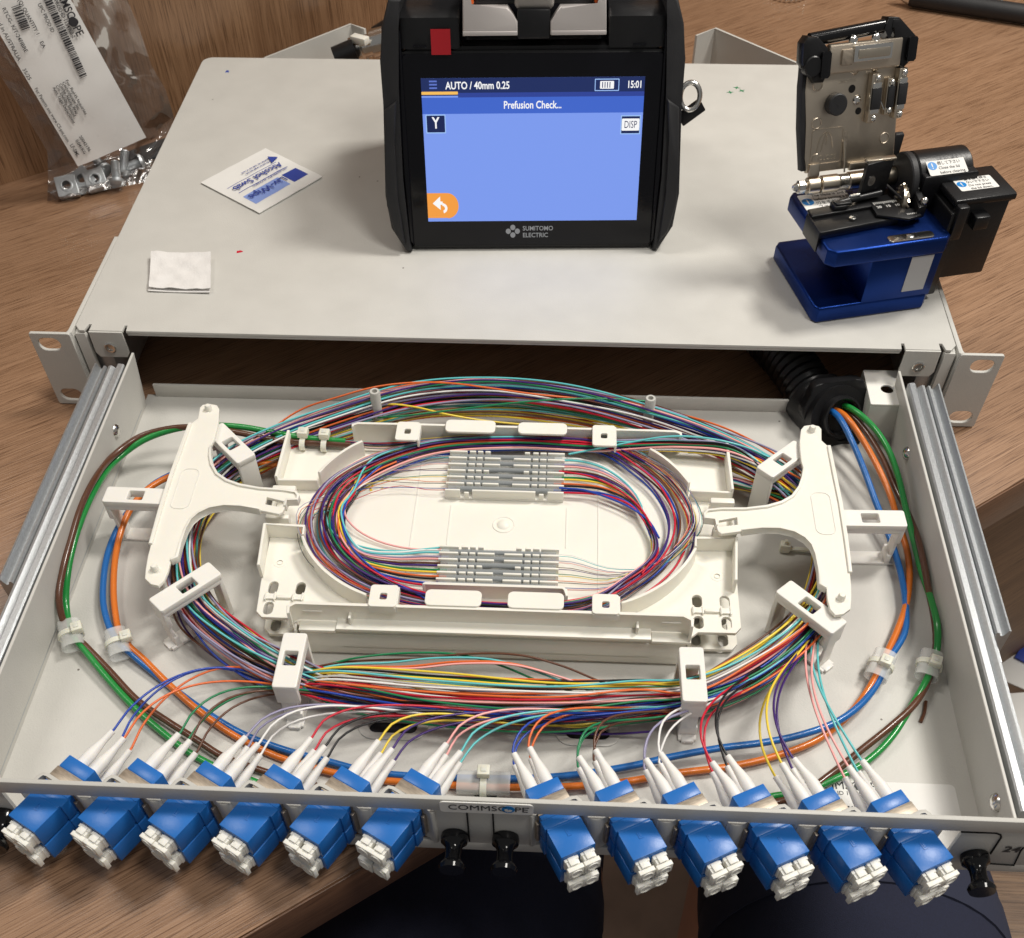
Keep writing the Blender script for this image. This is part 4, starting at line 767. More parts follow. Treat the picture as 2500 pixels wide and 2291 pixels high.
stray('yellow', c5, [(600, 215), (760, 190), (900, 205), (1050, 240), (1250, 275), (1500, 300)], [22, 26, 27, 25, 20, 15], 'yellow fibre dipping behind the tray in the rear bundle')
for col, dy, xs, lab in (('green', 0, 850, 'green'), ('brown', 4, 1180, 'brown'), ('aqua', 26, 1020, 'aqua'), ('orange', 46, 1120, 'orange'), ('rose', 56, 1150, 'pink')):
    stray(col, c5, [(200, 1630+dy*.4), (480, 1560+dy*.6), (xs-260, 1535+dy), (xs, 1510+dy), (xs+280, 1518+dy), (xs+500, 1575+dy), (xs+720, 1665+dy*.7), (xs+900, 1720+dy*.5)], [13, 14, 17, 19, 18, 15, 12, 10], f'{lab} fibre arching loosely over the back of the front bundle')
stray('yellow', c6, [(-700, 1640), (-480, 1700), (-250, 1735), (100, 1745), (400, 1745), (620, 1700)], [8, 8, 7, 6, 6, 8], 'yellow fibre sagging below the front bundle toward the right')
stray('violet', cm_, [(1000, 430), (1250, 450), (1500, 470), (1750, 480), (2000, 485), (2250, 470)], [8, 7, 6, 6, 7, 9], 'violet fibre sagging below the front bundle toward the right')
for k in range(7):
    q = c5(650+rnd.uniform(-25, 90), 635+rnd.uniform(-14, 12), z=ZL+.3); g = G(); g.bx(-.6, .6, -.3, .4, 0, .4, M=XY(q.x, q.y, ZL, rnd.uniform(0, 180))); obj('jacket_crumb', g, 'f_yellow', smooth=0, **tagt('tiny yellow crumb of fibre coating on the upper tray floor', 'crumb', 'yellow crumbs on the tray floor'))
# ------------------------------------------------------------------ fusion splicer
SO = Vector((8.2, 80, 46.5)); sa, st_ = R(2.7), R(16.5)
X_ = Vector((math.cos(sa), math.sin(sa), 0)); Yh = Vector((-math.sin(sa), math.cos(sa), 0)); V_ = Vector((0, 0, math.cos(st_)))+Yh*math.sin(st_); N_ = X_.cross(V_)  # N_ points to the viewer
TS = frame(SO, X_, N_)      # local x right, y up the face, z towards the viewer
sp = thing('fusion_splicer', 'black fusion splicer with a lit blue touch screen, standing on the lid', 'splicer', (8, 130, 44.2))
def sobj(name, g, m, par=sp, **k): return obj(name, g, m, par, **k)
# body: side profile (depth behind face, height) pushed sideways
TB = frame(SO, Yh, -X_)  # local x back, y up ... build with explicit matrix
TB = Matrix.Identity(4); TB.col[0][:3] = Yh; TB.col[1][:3] = (0, 0, 1); TB.col[2][:3] = X_; TB.col[3][:3] = SO
def sideprism(g, prof, x0, x1, bev=1.0): g.prism(prof, x0, x1, bev, 2, M=TB); return g
def fp(v, dn=0): # point on the face profile: v up the face, dn behind it
    return (v*math.sin(st_)+dn*math.cos(st_), v*math.cos(st_)-dn*math.sin(st_))
lower = [fp(0, 3), fp(92, 3), fp(96, 12), (60, 92), (118, 92), (122, 30), (112, 1), (14, 0)]
sobj('lower_body', sideprism(G(), lower, -62, 62, 2), 'blk')
for x0, x1 in ((-63.5, -34.5), (36.8, 65.2)):
    pr = [fp(91.2, 1), fp(104, 1), fp(107.6, 5), fp(108.5, 12), fp(110.5, 16), (66, 104), (100, 98), (100, 86), (40, 84)]
    sobj('shoulder', sideprism(G(), pr, x0, x1, 1.2), 'blk')
sobj('hinge_recess', sideprism(G(), [fp(91, 7), fp(100, 9), fp(108, 20), (80, 95), (80, 86), (40, 84)], -34.3, 36.6, .5), 'gloss')
for x0, x1, lab in ((-61, -37, ''), (40, 63, '')):
    sobj('side_well', sideprism(G(), [fp(110.8, 18), fp(113.5, 26), (72, 108), (98, 104), (100, 98), (66, 102)], x0, x1, .6), 'gloss')
g = G(); g.bx(42, 62, 112, 116, -30, -29.6, M=TS); sobj('side_label', g, 'paper')
# silver windscreen cover pieces
for x0, x1, s in ((-33, -6.8, -1), (9.0, 35.6, 1)):
    g = G(); xa, xb = x0, x1
    prof = [(xa, 97), (xb, 97), (xb, 99), (xb+(-0 if s > 0 else 0), 102)]
    if s < 0: pl = [(-33, 97), (-6.8, 97), (-6.8, 102.5), (-9, 105.5), (-11.5, 108.6), (-29.3, 108.6), (-29.3, 118), (-32.4, 118)]
    else: pl = [(8.8, 97), (35.6, 97), (34.6, 118), (31.4, 118), (31.8, 108.6), (13.6, 108.6), (11.2, 105.5), (8.8, 102.5)]
    g.prism(pl, -9, 3.2, 1.0, 3, M=TS); sobj('silver_cover', g, 'silver', smooth=50)
    g = G(); g.bx(xa+.1, xb-.1, 96.9, 98.7, -8, 3.5, .3, M=TS); sobj('cover_lip', g, 'silver')
g = G(); g.bx(-6.9, 8.7, 95.2, 107.5, -10, 2.4, 1.0, M=TS); sobj('cover_latch', g, 'blk')
g = G(); g.bx(-8.2, 10.6, 107, 124, -12, 1.2, 2.5, 3, M=TS); sobj('clear_window', g, mat('smoky grey window', (.30, .28, .26), .25, alpha=.9))
for x in (-28.4, 30.6): sobj('orange_trim', G().bx(x-.7, x+.7, 109, 120, -12, -4, .4, M=TS), 'orange')
g = G(); g.bx(-27, 29.4, 108.8, 111.2, -13, -6, .4, M=TS); g.bx(-27, 29.4, 112.5, 125, -14, -9, .4, M=TS); sobj('inner_block', g, 'blk', kind='stuff')
# carrying-case style upper housing, going up out of the picture
sobj('upper_housing', sideprism(G(), [(58, 100), (64, 150), (96, 152), (104, 100)], -50, 52, 2), 'blk')
# side bumpers
oL = [(-67.0, -1.5), (-74.0, 10), (-76.0, 26), (-74.4, 50), (-73.4, 68), (-73.4, 87), (-71.5, 101), (-67.5, 112), (-60.5, 112), (-64.8, 101), (-65.4, 72), (-66.2, 34), (-64.8, 4), (-63.8, -1.5)]
for s in (-1, 1):
    P = [(x if s < 0 else -x+.7, y) for x, y in oL]
    g = G(); g.prism(P, -62, 2.5, 1.4, 3, M=TS); sobj('side_bumper', g, 'blk2', smooth=45)
    g = G(); g.prism([(s*63.2+.4, 1), (s*65.6+.4, 4), (s*66.0+.4, 60), (s*65.2+.4, 96), (s*63.4+.4, 100)], -20, 1.0, .5, M=TS); sobj('bumper_liner', g, 'gloss')
    g = G(); g.prism([(s*66.5, 70), (s*72.8, 66), (s*74.9, 34), (s*75.3, 22), (s*72, 8), (s*67, 2), (s*69.5, 26), (s*69, 52)], 2.3, 4.6, .9, 2, M=TS); sobj('bumper_pad', g, 'blk2', smooth=45)
# strap rings
for p, lb in ((D(1358, 190, y=112), 1),):
    g = G(); rr = 5.4; pts = [p+Vector((rr*math.cos(a)*.9, rr*.5*math.sin(a), rr*math.sin(a))) for a in [2*math.pi*k/28 for k in range(28)]]
    g.tube(pts, 1.3, 10, closed=True); sobj('strap_ring', g, 'steel', smooth=60)
    g = G(); g.bx(-3, 10 if lb > 0 else 3, -3.2, 3.2, -1.6, 1.6, .6, M=frame(p+Vector((lb*-1.5, -2, -9)), (1, 0, .75), (0, -1, .3))); sobj('strap_end', g, 'blk')
# monitor
g = G(); g.prism(rrect(-63.4, 64.4, .6, 89.3, 2.2), -7, 0, .8, 2, M=TS); mon = sobj('monitor', g, 'gloss')
g = G(); g.prism(rrect(-64.2, 65.2, -.6, 90.3, 2.6), -9, -1.3, .8, 2, M=TS); sobj('monitor_frame', g, 'blk')
for x in (-54, 52): sobj('notch', G().bx(x-3.2, x+3.2, 92.2, 92.9, -.5, 1.4, .1, M=TS), 'gloss')
sobj('red_tape', G().bx(-48.4, -39.0, 89.0, 99.6, 1.0, 1.35, 0, M=TS), 'red')
def flat(name, x0, x1, y0, y1, z, m, r=0, par=None):
    g = G(); g.prism(rrect(x0, x1, y0, y1, max(r, .01), 4 if r else 1), z, z+.04, M=TS); return obj(name, g, m, par or scr, smooth=0)
g = G(); g.prism([(-54.4, 12.9), (55.5, 12.9), (55.5, 79.0), (-54.4, 79.0)], .05, .12, M=TS); scr = sobj('screen', g, 'e_body', smooth=0)
flat('status_bar', -54.4, 55.5, 71.4, 79.0, .13, 'e_bar'); flat('sub_bar', -36.4, 55.5, 70.6, 72.6, .135, 'e_sub'); flat('progress_bar', -54.4, -36.4, 71.9, 73.2, .18, 'e_yel', .3)
flat('title_band', -54.4, 55.5, 63.4, 70.6, .14, 'e_band')
g = G(); [g.bx(-50.4, -46.6, y, y+.7, .18, .22, M=TS) for y in (74.4, 75.9, 77.3)]; obj('menu_icon', g, 'e_menu', scr, kind='stuff')
def stx(name, s_, x, y, sz, m, par=None, al='LEFT', bold=.04, z=.2, sx=1.): g = G(); g.mesh_in(text(s_, sz, al, bold), TS @ Matrix.Translation((x, y, z)) @ Matrix.Diagonal((sx, 1, 1, 1))); return obj(name, g, m, par or scr, smooth=0)
stx('mode_text', 'AUTO / 40mm 0.25', -42.4, 75.6, 4.5, 'e_white', sx=.86, bold=.09); stx('clock_text', '15:01', 46.8, 75.5, 4.3, 'e_white', sx=.80, bold=.09)
stx('title_text', 'Prefusion Check...', .5, 67.0, 4.7, 'e_white', al='CENTER', sx=.84, bold=.08)
flat('battery_frame', 31.0, 43.0, 72.9, 78.2, .17, 'e_lb', .3); flat('battery_inner', 31.4, 42.6, 73.3, 77.8, .19, 'e_bar', .2); flat('battery_icon', 33.6, 40.4, 73.9, 77.2, .21, 'e_white', .3)
g = G(); [g.bx(x, x+.45, 74.3, 76.8, .25, .28, M=TS) for x in (34.6, 35.8, 37.0, 38.2)]; g.bx(40.4, 41.1, 74.8, 76.3, .21, .25, M=TS); obj('battery_ticks', g, 'e_bar', scr, kind='stuff')
flat('view_button_edge', -53.0, -43.0, 54.7, 63.2, .17, 'e_lb', .3); flat('view_button', -52.5, -43.5, 55.2, 62.7, .2, 'e_key', .2); stx('view_letter', 'Y', -48.0, 59.2, 7.0, 'e_white', al='CENTER', bold=.16, z=.25, sx=.8)
flat('display_button_edge', 44.6, 54.6, 53.6, 62.2, .17, 'e_lb', .3); flat('display_button', 45.1, 54.1, 54.1, 61.7, .2, 'e_key', .2); flat('display_plate', 45.2, 54.0, 55.3, 60.7, .24, 'e_white', .4); stx('display_text', 'DISP', 49.6, 57.9, 4.6, 'e_key', al='CENTER', z=.3, sx=.72, bold=.0)
g = G(); a_ = [(-54.4, 14.6), (-44, 14.6)]+[(-44+5.9*math.cos(R(t)), 20.6+6.2*math.sin(R(t))) for t in range(-85, 90, 12)]+[(-44, 26.8), (-54.4, 26.8)]; g.prism(a_, .17, .2, M=TS); obj('back_button', g, 'e_or', scr, smooth=0)
g = G(); g.prism([(-51.6, 21.8), (-47.6, 25.2), (-47.6, 22.8), (-46.4, 22.6), (-46.4, 21.2), (-47.6, 21.1), (-47.6, 18.6)], .22, .26, M=TS)
arc = [(-46.6+2.6*math.cos(R(t)), 19.4+2.5*math.sin(R(t))) for t in range(90, -80, -15)]; arc2 = [(-46.6+1.3*math.cos(R(t)), 19.4+1.2*math.sin(R(t))) for t in range(-75, 95, 15)]; g.prism(arc+arc2, .22, .26, M=TS); obj('back_arrow', g, 'e_white', scr, smooth=0)
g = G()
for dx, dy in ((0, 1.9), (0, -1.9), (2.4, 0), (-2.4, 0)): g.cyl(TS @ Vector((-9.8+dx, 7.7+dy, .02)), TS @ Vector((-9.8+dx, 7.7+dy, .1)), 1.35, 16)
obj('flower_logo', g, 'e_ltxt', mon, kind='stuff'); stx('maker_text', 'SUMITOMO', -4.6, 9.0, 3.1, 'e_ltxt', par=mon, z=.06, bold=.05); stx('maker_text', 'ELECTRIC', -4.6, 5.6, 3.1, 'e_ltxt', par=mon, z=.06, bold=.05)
# ------------------------------------------------------------------ fibre cleaver
KO = Vector((152.7, 20.6, 44.3)); KA = R(14.8); KT = Matrix.Translation(KO) @ Matrix.Rotation(KA, 4, 'Z')
kv = thing('fibre_cleaver', 'blue and black fibre cleaver with its metal flap raised, at the right of the housing', 'cleaver', KO)
def kobj(name, g, m, par=kv, **k): return obj(name, g, m, par, **k)
def K(): g = G(); g.M = KT; return g
bse = [(0, 0), (56, 0), (58.8, 3), (59, 12), (59, 56), (56, 60), (1, 60), (-1.5, 57), (-2, 3)]
kobj('base_plate', K().prism(bse, 0, 8.6, 1.3, 3), 'navy')
kobj('column', K().bx(21.6, 58.0, .25, 52, 7.6, 31.5, .8), 'navy')
kobj('deck', K().prism([(1.5, -.8), (57, -.8), (59.8, 2), (59.8, 51), (57, 54), (0, 54), (-2.5, 51), (-2.2, 3)], 30.6, 39, 1.3, 3), 'navy')
kobj('side_label', K().bx(42.0, 53.4, -.0, .24, 11.6, 30.3), 'navyd')
g = K(); g.cyl((49, -1.0+.9, 8.62), (49, -1+.9, 8.8), 3.0, 24); 
g2 = K(); q = KT.inverted() @ ck(1155, 1148, z=44.3+8.7); g2.cyl((q.x, max(q.y, 3.2), 8.6), (q.x, max(q.y, 3.2), 8.78), 2.9, 24); dot = kobj('warning_dot', g2, 'mblue'); g.bm.free()
g = K(); g.bx(q.x-.3, q.x+.3, max(q.y, 3.2)-1.4, max(q.y, 3.2)+1.6, 8.76, 8.86); kobj('warning_mark', g, 'paper', dot)
# sticker on the deck
S0 = KT
def sticker(name, x0, x1, y0, y1, z, lines, tilt=None, mark=True):
    T = KT @ Matrix.Translation((x0, y0, z)); T = T @ (tilt or Matrix.Identity(4)); w, h = x1-x0, y1-y0
    g = G(); g.M = T; g.prism(rrect(0, w, 0, h, .8), 0, .15); st = obj(name, g, 'paper', kv)
    g = G(); g.M = T; g.cyl((w*.13, h*.52, .1), (w*.13, h*.52, .22), h*.22, 24); obj('warning_dot', g, 'mblue', st)
    g = G(); g.M = T; g.bx(w*.13-h*.025, w*.13+h*.025, h*.46, h*.66, .2, .27); g.bx(w*.13-h*.025, w*.13+h*.025, h*.37, h*.42, .2, .27); obj('warning_mark', g, 'paper', st)
    g = G(); g.M = T; n = len(lines)
    for i, ln in enumerate(lines): g.mesh_in(text(ln, h*.215), Matrix.Translation((w*.27, h*(1-(i+.62)/n*1.0+.02), .2)) @ Matrix.Diagonal((.86 if i < 2 else .92, 1, 1, 1)))
    obj('printed_text', g, 'ink', st, smooth=0); return st
sticker('deck_sticker', .2, 25.5, 35.8, 49.5, 39.02, ['The blade is 2nd step', 'before setting a fiber', '刃を手前に戻してから', 'ファイバをセット'])
# V-groove track, clamp block, scale
kobj('track', K().prism([(-3.6, 11), (38, 15), (37.5, 29), (-3.4, 26.5)], 39.05, 42.6, .5), 'blk')
kobj('track_step', K().prism([(-3.5, 22.5), (40, 25.5), (39.5, 33), (-3.2, 29)], 42.5, 44.2, .4), 'blk')
kobj('track_end', K().prism([(-4.2, 10.6), (-3.3, 10.7), (-3.3, 27), (-4.2, 27)], 33, 43.2, .2), 'blk')
g = K(); g.tube([(9, 27, 46), (16, 28, 46.6), (34, 30.6, 46.8)], 1.5, 12); kobj('slide_rod', g, 'blk')
g = K(); g.tube([(17, 28.2, 48.2), (22, 28.8, 48.3)], .9, 10); kobj('metal_pin', g, 'steel')
g = K(); g.bx(8, 15, 24, 30, 43, 46.6, .8); g.bx(9, 17, 24.5, 28, 46, 47.6, .6); kobj('slider', g, 'blk')
sc = kobj('scale_plate', K().prism([(27, 17), (40.5, 10.5), (47.5, 12), (47.5, 17), (44, 19), (43, 28.5), (28, 29)], 43.05, 44.3, .25), 'blk')
g = K()
for i in range(13): x = 29.2+i*.95; g.bx(x, x+.28, 25.6 if i % 5 else 24.9, 27.2, 44.3, 44.36)
for i, tx in enumerate(('20', '15', '10')): g.mesh_in(text(tx, 2.6), Matrix.Translation((29.4+i*4.6, 22.8, 44.34)))
for i in range(6): x = 41.2+i*.85; g.bx(x, x+.25, 13.6, 14.8, 44.3, 44.36)
kobj('scale_marks', g, 'paper', sc, kind='stuff')
g = K(); g.lathe([(1.7, 0), (1.7, .8), (1.2, 1), (0, .9)], (15.5, 18.4, 43), (15.5, 18.4, 43.9), 18); kobj('screw', g, 'steel')
# fibre arm between the lid and the track
g = K(); g.prism([(23, 30), (38, 33.5), (38.5, 35), (23.5, 33.5)], 42.8, 62, .6); kobj('pressure_arm', g, 'blk')
g = K(); g.cyl((27.4, 30.4, 53.5), (27.0, 32.2, 53.3), 2.2, 20); kobj('arm_rivet', g, 'steel')
kobj('arm_top', K().bx(23.4, 38.6, 32.4, 35.4, 61.4, 62.6, .3), 'nickel')
# blade carriage
kobj('carriage_well', K().bx(41, 52, 25, 46, 38.6, 39.3, .2), 'dark')
kobj('carriage', K().prism([(45.5, 13), (50.5, 14.5), (55, 29), (50, 31)], 41, 47.5, .8), 'blk')
g = K(); g.cyl((42.5, 26, 45), (44.3, 25.6, 45), 6.2, 36); kobj('blade_wheel', g, 'nickel')
g = K()
for k in range(16): a = 2*math.pi*k/16; g.bx(-.5, .5, -.3, .3, -1, 1, M=Matrix.Translation((43.4, 25.8+6.3*math.cos(a), 45+6.3*math.sin(a))) @ Matrix.Rotation(-a+math.pi/2, 4, 'X'))
kobj('wheel_teeth', g, 'nickel', kind='stuff')
for p in ((49.5, 16.4), (51.8, 28)):
    g = K(); g.ball((p[0], p[1], 48.6), 1.9, u=16, v=10); g.cyl((p[0], p[1], 46.8), (p[0], p[1], 48.6), 1.5, 14); kobj('adjust_screw', g, 'steel')
kobj('carriage_bar', K().prism([(47.2, 17.5), (50.2, 18.5), (52.4, 26.5), (49.3, 27.3)], 47.4, 48.6, .3), 'blk2')
g = K(); g.tube([(38.8, 40, 47), (42.4, 24, 46.2)], .7, 8); kobj('leaf_spring', g, 'blk2')
kobj('name_bar', K().prism(rrect(28.2, 51.0, .8, 5.8, 1.6), 39.02, 39.7, .15), 'steel')
g = K(); g.lathe([(1.9, 0), (1.9, .7), (1.4, 1), (0, .9)], (39.2, 3.2, 39.6), (39.2, 3.2, 40.5), 18); kobj('screw', g, 'steel')
# black offcut collector at the right
kobj('collector_arm', K().prism([(58.9, 5), (64.5, 5.5), (64.5, 30), (58.9, 30)], 3.5, 47, .8), 'blk')
kobj('collector_box', K().bx(64.6, 90.5, 9.2, 34, 9.5, 48.6, 1.0), 'blk')
kobj('collector_lid', K().prism([(60.5, 7.5), (91.5, 7.5), (92, 9), (92, 34), (60.5, 34)], 48.7, 52, .8), 'blk')
kobj('collector_latch', K().bx(71.5, 79.0, 3.2, 9.6, 38, 44.6, .7), 'blk')
g = K(); g.bx(61, 66.5, 3.5, 9, 34, 50.5, .8); kobj('latch_block', g, 'blk')
g = K(); g.lathe([(0, 0), (1.4, 0), (1.4, .6), (1.0, 1), (0, 1)], (91.9, 12, 47.2), (93.2, 12, 47.2), 14); kobj('screw', g, 'steel')
g = K(); g.cyl((50.5, 38, 47.8), (79.0, 38, 47.8), 12.2, 44, bev=1.2); kobj('roller_barrel', g, 'blk', smooth=40)
g = K(); g.cyl((46.8, 37.4, 47.8), (50.4, 37.4, 47.8), 12.6, 44, bev=.6); kobj('barrel_disc', g, 'blk2', smooth=40)
g = K(); g.prism([(51.5, 24), (79, 24), (79, 38), (51.5, 38)], 40, 55.5, .8); kobj('barrel_cheek', g, 'blk')
sticker('collector_sticker', 66.6, 86.0, 14.6, 25.4, 52.03, ['蓋を強く押さ', 'ないで下さい', 'Do not press', 'the lid down.'])
sticker('barrel_sticker', 54.2, 73.6, 24.6, 35.2, 55.62, ['切断前に蓋を', '倒して下さい', 'Close the lid', 'before cleaving.'], tilt=Matrix.Rotation(R(20), 4, 'X'))
kobj('lever', K().prism([(45.6, 50.5), (50.2, 50.5), (50.6, 53.5), (46.2, 53.5)], 46, 63.5, .6), 'blk2')
# hinge
hy = 44.5; hz = 46.6
for x0, x1, r in ((1.6, 7.6, 3.9), (8.6, 17.4, 4.0), (22.6, 32.0, 4.1), (32.2, 47.0, 4.3)):
    g = K(); g.cyl((x0, hy, hz), (x1, hy, hz), r, 32, bev=.35); kobj('hinge_barrel', g, 'nickel', smooth=40)
g = K(); g.cyl((-3.4, hy, hz), (49, hy, hz), 2.2, 16); kobj('hinge_pin', g, 'nickel')
g = K(); g.lathe([(0, 0), (1.2, .1), (1.9, .35), (2.0, .5), (3.1, .52), (3.1, .98), (0, 1)], (-6.0, hy, hz), (.2, hy, hz), 8); kobj('end_nut', g, 'steel', smooth=20)
g = K()
for k in range(6): g.tube([(17.9+k*.8+.8*a/12, hy+3.3*math.cos(2*math.pi*a/12), hz+3.3*math.sin(2*math.pi*a/12)) for a in range(13)], .35, 6)
kobj('torsion_spring', g, 'steel', kind='stuff')
# raised lid
PO = Vector(KO)+KT.to_3x3() @ Vector((0, 44, 47.7)); pt = R(18)
Yk = KT.to_3x3() @ Vector((0, 1, 0)); Xk = KT.to_3x3() @ Vector((1, 0, 0)); Zk = Vector((0, 0, 1))*math.cos(pt)+Yk*math.sin(pt)
TPl = frame(PO, Xk, Xk.cross(Zk))     # x right, y up the plate, z towards the viewer
def Pg(): g = G(); g.M = TPl; return g
lid = kobj('raised_lid', Pg().prism([(.5, 5), (45.6, 5), (43.6, 30), (41.4, 46), (40, 53), (-3, 53), (-3.4, 40), (-1.6, 26), (-.8, 12)], -3.0, 0, .6), 'nickelb')
def pobj(name, g, m, **k): return obj(name, g, m, lid, **k)
pobj('lid_edge', Pg().prism([(-1.6, 6), (.8, 6), (-3.2, 52), (-5.4, 52), (-5.2, 42), (-4.0, 24)], -6, -.3, .6), 'blk2')
pobj('hinge_lip', Pg().bx(22, 41, 4.2, 7.5, -1, 1.6, .5), 'nickel'); pobj('hinge_lip', Pg().bx(1.5, 7, 3.2, 9, -1, 1.2, .5), 'nickel')
for x, y in ((2.4, 42.4), (3.6, 26.4), (39.0, 16.6)):
    g = Pg(); g.lathe([(2.5, 0), (2.5, .6), (2.2, 1), (2.0, .7), (2.0, .2), (0, .2)], (x, y, -.1), (x, y, .45), 24); pobj('press_mark', g, 'nickelb')
for x, y in ((20.0, 46.8), (30.0, 47.2)): g = Pg(); g.ball((x, y, -.2), 2.3, sz=.35, u=14, v=8); pobj('dimple', g, 'nickelb')
g = Pg(); g.cyl((11.2, 34, -.2), (11.2, 34, 5.2), 4.6, 36, bev=.5); g.cyl((11.2, 34, 5.1), (11.2, 34, 5.3), .5, 10); pobj('rubber_stop', g, 'blk2', smooth=40)
for x, y, r in ((19.6, 39.2, 1.7), (24.0, 29.6, 1.5)): g = Pg(); g.cyl((x, y, -.1), (x, y, .12), r, 20); pobj('hole', g, 'dark')
def lscrew(x, y, z, r): g = Pg(); screw(g, TPl @ Vector((x, y, z)), (TPl.to_3x3() @ Vector((0, 0, 1))), r, 1.3); g.M = Matrix.Identity(4); return g
def mscrew(x, y, z, r):
    g = G(); screw(g, TPl @ Vector((x, y, z)), TPl.to_3x3() @ Vector((0, 0, 1)), r, 1.4); pobj('screw', g, 'steel')
mscrew(22.6, 34.4, 0, 2.1)
for x0, x1, y0, y1, h in ((27.0, 31.6, 24.6, 45.0, 4.4), (40.2, 44.4, 25.2, 46.0, 4.4), (35.6, 38.9, 27.0, 42.4, 3.2)):
    pobj('clamp_block', Pg().bx(x0, x1, y0, y1, 0, h, .5), 'nickel'); yc = (y0+y1)/2
    pobj('clamp_pad', Pg().bx(x0+.5, x1+.6, yc-4.6, yc+4.4, h-.4, h+1.0, .3), 'blk2')
    pobj('pad_holder', Pg().bx(x0+.7, x1+.3, yc-6.6, yc+6.4, h-.5, h+.35, .2), 'steel')
    for yy in (y0+1.9, y1-1.9): mscrew((x0+x1)/2+.5, yy, h, 1.45)
g = Pg(); g.tube([(33.2, 41, 2), (33.0, 34, 2.6), (35.4, 29.5, 3.2)], .35, 6); pobj('wire_spring', g, 'steel')
g = Pg(); o_ = rrect(1.8, 17.6, 8.4, 23.8, 1.4); g.mesh_in(plate(o_, [[(x*.97+.3, y*.97+.5) for x, y in o_]], 0, .3), Matrix.Identity(4)); pobj('raised_frame', g, 'nickelb')
g = Pg(); g.mesh_in(text('CLOSE', 3.0), Matrix.Translation((6.0, 11.0, .06)) @ Matrix.Diagonal((1.0, 1, 3, 1))); g.mesh_in(text('2NDSTEP', 2.0), Matrix.Translation((12.6, 42.6, .05)) @ Matrix.Diagonal((1.1, 1, 2.5, 1)))
g.tube([(4.6, 13, .1), (6, 20, .1), (8.4, 22.4, .1), (9.6, 20, .1), (9.4, 17, .1)], .3, 6); g.tube([(7.0, 14, .1), (8, 19, .1), (9.6, 22.4, .1), (11.8, 20, .1), (13, 15, .1)], .3, 6); g.tube([(2.9, 10, .1), (3.4, 12.6, .1), (5.2, 13.2, .1)], .35, 6); pobj('embossed_mark', g, 'nickel', kind='stuff')
pobj('slot_groove', Pg().prism(slot(18.9, 15, 13, 2.0, 88), 0, .12), 'clip'); g = Pg(); g.tube([(18.0, 17.5, .6), (18.6, 12, 1.6), (19.2, 4.0, 2.2)], .45, 8); pobj('spring_arm', g, 'nickel')
# magnet head across the top of the lid
pobj('head_plate', Pg().bx(5.5, 40.8, 46.6, 58.2, -1.5, 3.2, .8), 'nickelb')
pobj('head_plate', Pg().bx(11, 16.4, 49.6, 56, 3.0, 4.8, .4), 'clip'); pobj('magnet_frame', Pg().bx(16.4, 35.0, 50.4, 57.0, 3.0, 5.4, .4), 'steel'); pobj('magnet', Pg().prism(rrect(18.3, 33.6, 51.8, 55.4, .6), 5.3, 6.0, .2), 'nickel')
for x in (17.0, 28.0): g = Pg(); g.ball((x, 58.9, 1.6), 2.2, sz=.8, u=16, v=10); pobj('rivet', g, 'steel')
g = Pg(); g.cyl((-3, 60.5, -1.5), (34, 63.0, -1.5), 2.9, 20); pobj('grip_rod', g, 'knob', smooth=40)
pobj('end_cap', Pg().prism([(-7.4, 52), (-1, 43.6), (4, 43.4), (5.6, 47), (5.0, 57), (-.5, 62), (-5.5, 62.6), (-7.6, 60)], -5, 3.2, 1.4), 'blk')
g = Pg(); g.cyl((-2.2, 50.5, -1), (-2.2, 50.5, 4.4), 4.3, 24, bev=.5); pobj('cap_screw', g, 'blk', smooth=40)
pobj('cap_face', Pg().prism(rrect(1.2, 5.6, 45.4, 56.2, .8), 3.0, 5.2, .6), 'knob')
pobj('end_cap', Pg().prism([(34, 57.5), (38.2, 66), (33, 66.5), (31.5, 62), (41, 47), (44, 45.5), (47.4, 50), (47.4, 59), (42, 60.5)][:3]+[(31.5, 62), (34.5, 57.2)], -5, 2, .8), 'blk')
pobj('end_cap', Pg().prism([(38.4, 57.5), (40.4, 46.6), (42.6, 45.0), (47.2, 49.2), (47.4, 58.2), (38.8, 65.6), (34.8, 65.8), (34.6, 62)], -5, 2.6, 1.2), 'blk')
pobj('cap_face', Pg().prism(rrect(43.0, 47.2, 48.4, 58.2, .8), 2.4, 4.8, .6), 'knob')
# ------------------------------------------------------------------ swab packet and folded tissue
def curl(name, corners, z, th, nx, ny, hf, m, **props):
    """thin sheet over four corners (mm) with a height function"""
    g = G(); A, B, C, Dd = [Vector((p[0], p[1], 0)) for p in corners]; V = []
    for lay in (0, 1):
        for j in range(ny+1):
            for i in range(nx+1):
                u, v = i/nx, j/ny; p = A.lerp(B, u).lerp(Dd.lerp(C, u), v); V.append(g._v((p.x, p.y, z+hf(u, v)+(th if lay == 0 else 0))))
    n = (nx+1)*(ny+1); I = lambda l, i, j: V[l*n+j*(nx+1)+i]
    for j in range(ny):
        for i in range(nx): g.bm.faces.new([I(0, i, j), I(0, i+1, j), I(0, i+1, j+1), I(0, i, j+1)]); g.bm.faces.new([I(1, i, j+1), I(1, i+1, j+1), I(1, i+1, j), I(1, i, j)])
    for i in range(nx):
        g.bm.faces.new([I(0, i+1, 0), I(0, i, 0), I(1, i, 0), I(1, i+1, 0)]); g.bm.faces.new([I(0, i, ny), I(0, i+1, ny), I(1, i+1, ny), I(1, i, ny)])
    for j in range(ny): g.bm.faces.new([I(0, 0, j), I(0, 0, j+1), I(1, 0, j+1), I(1, 0, j)]); g.bm.faces.new([I(0, nx, j+1), I(0, nx, j), I(1, nx, j), I(1, nx, j+1)])
    return g
sc_ = [c1(*p, z=45.5) for p in ((1005, 912), (1298, 1065), (1615, 882), (1330, 740))]
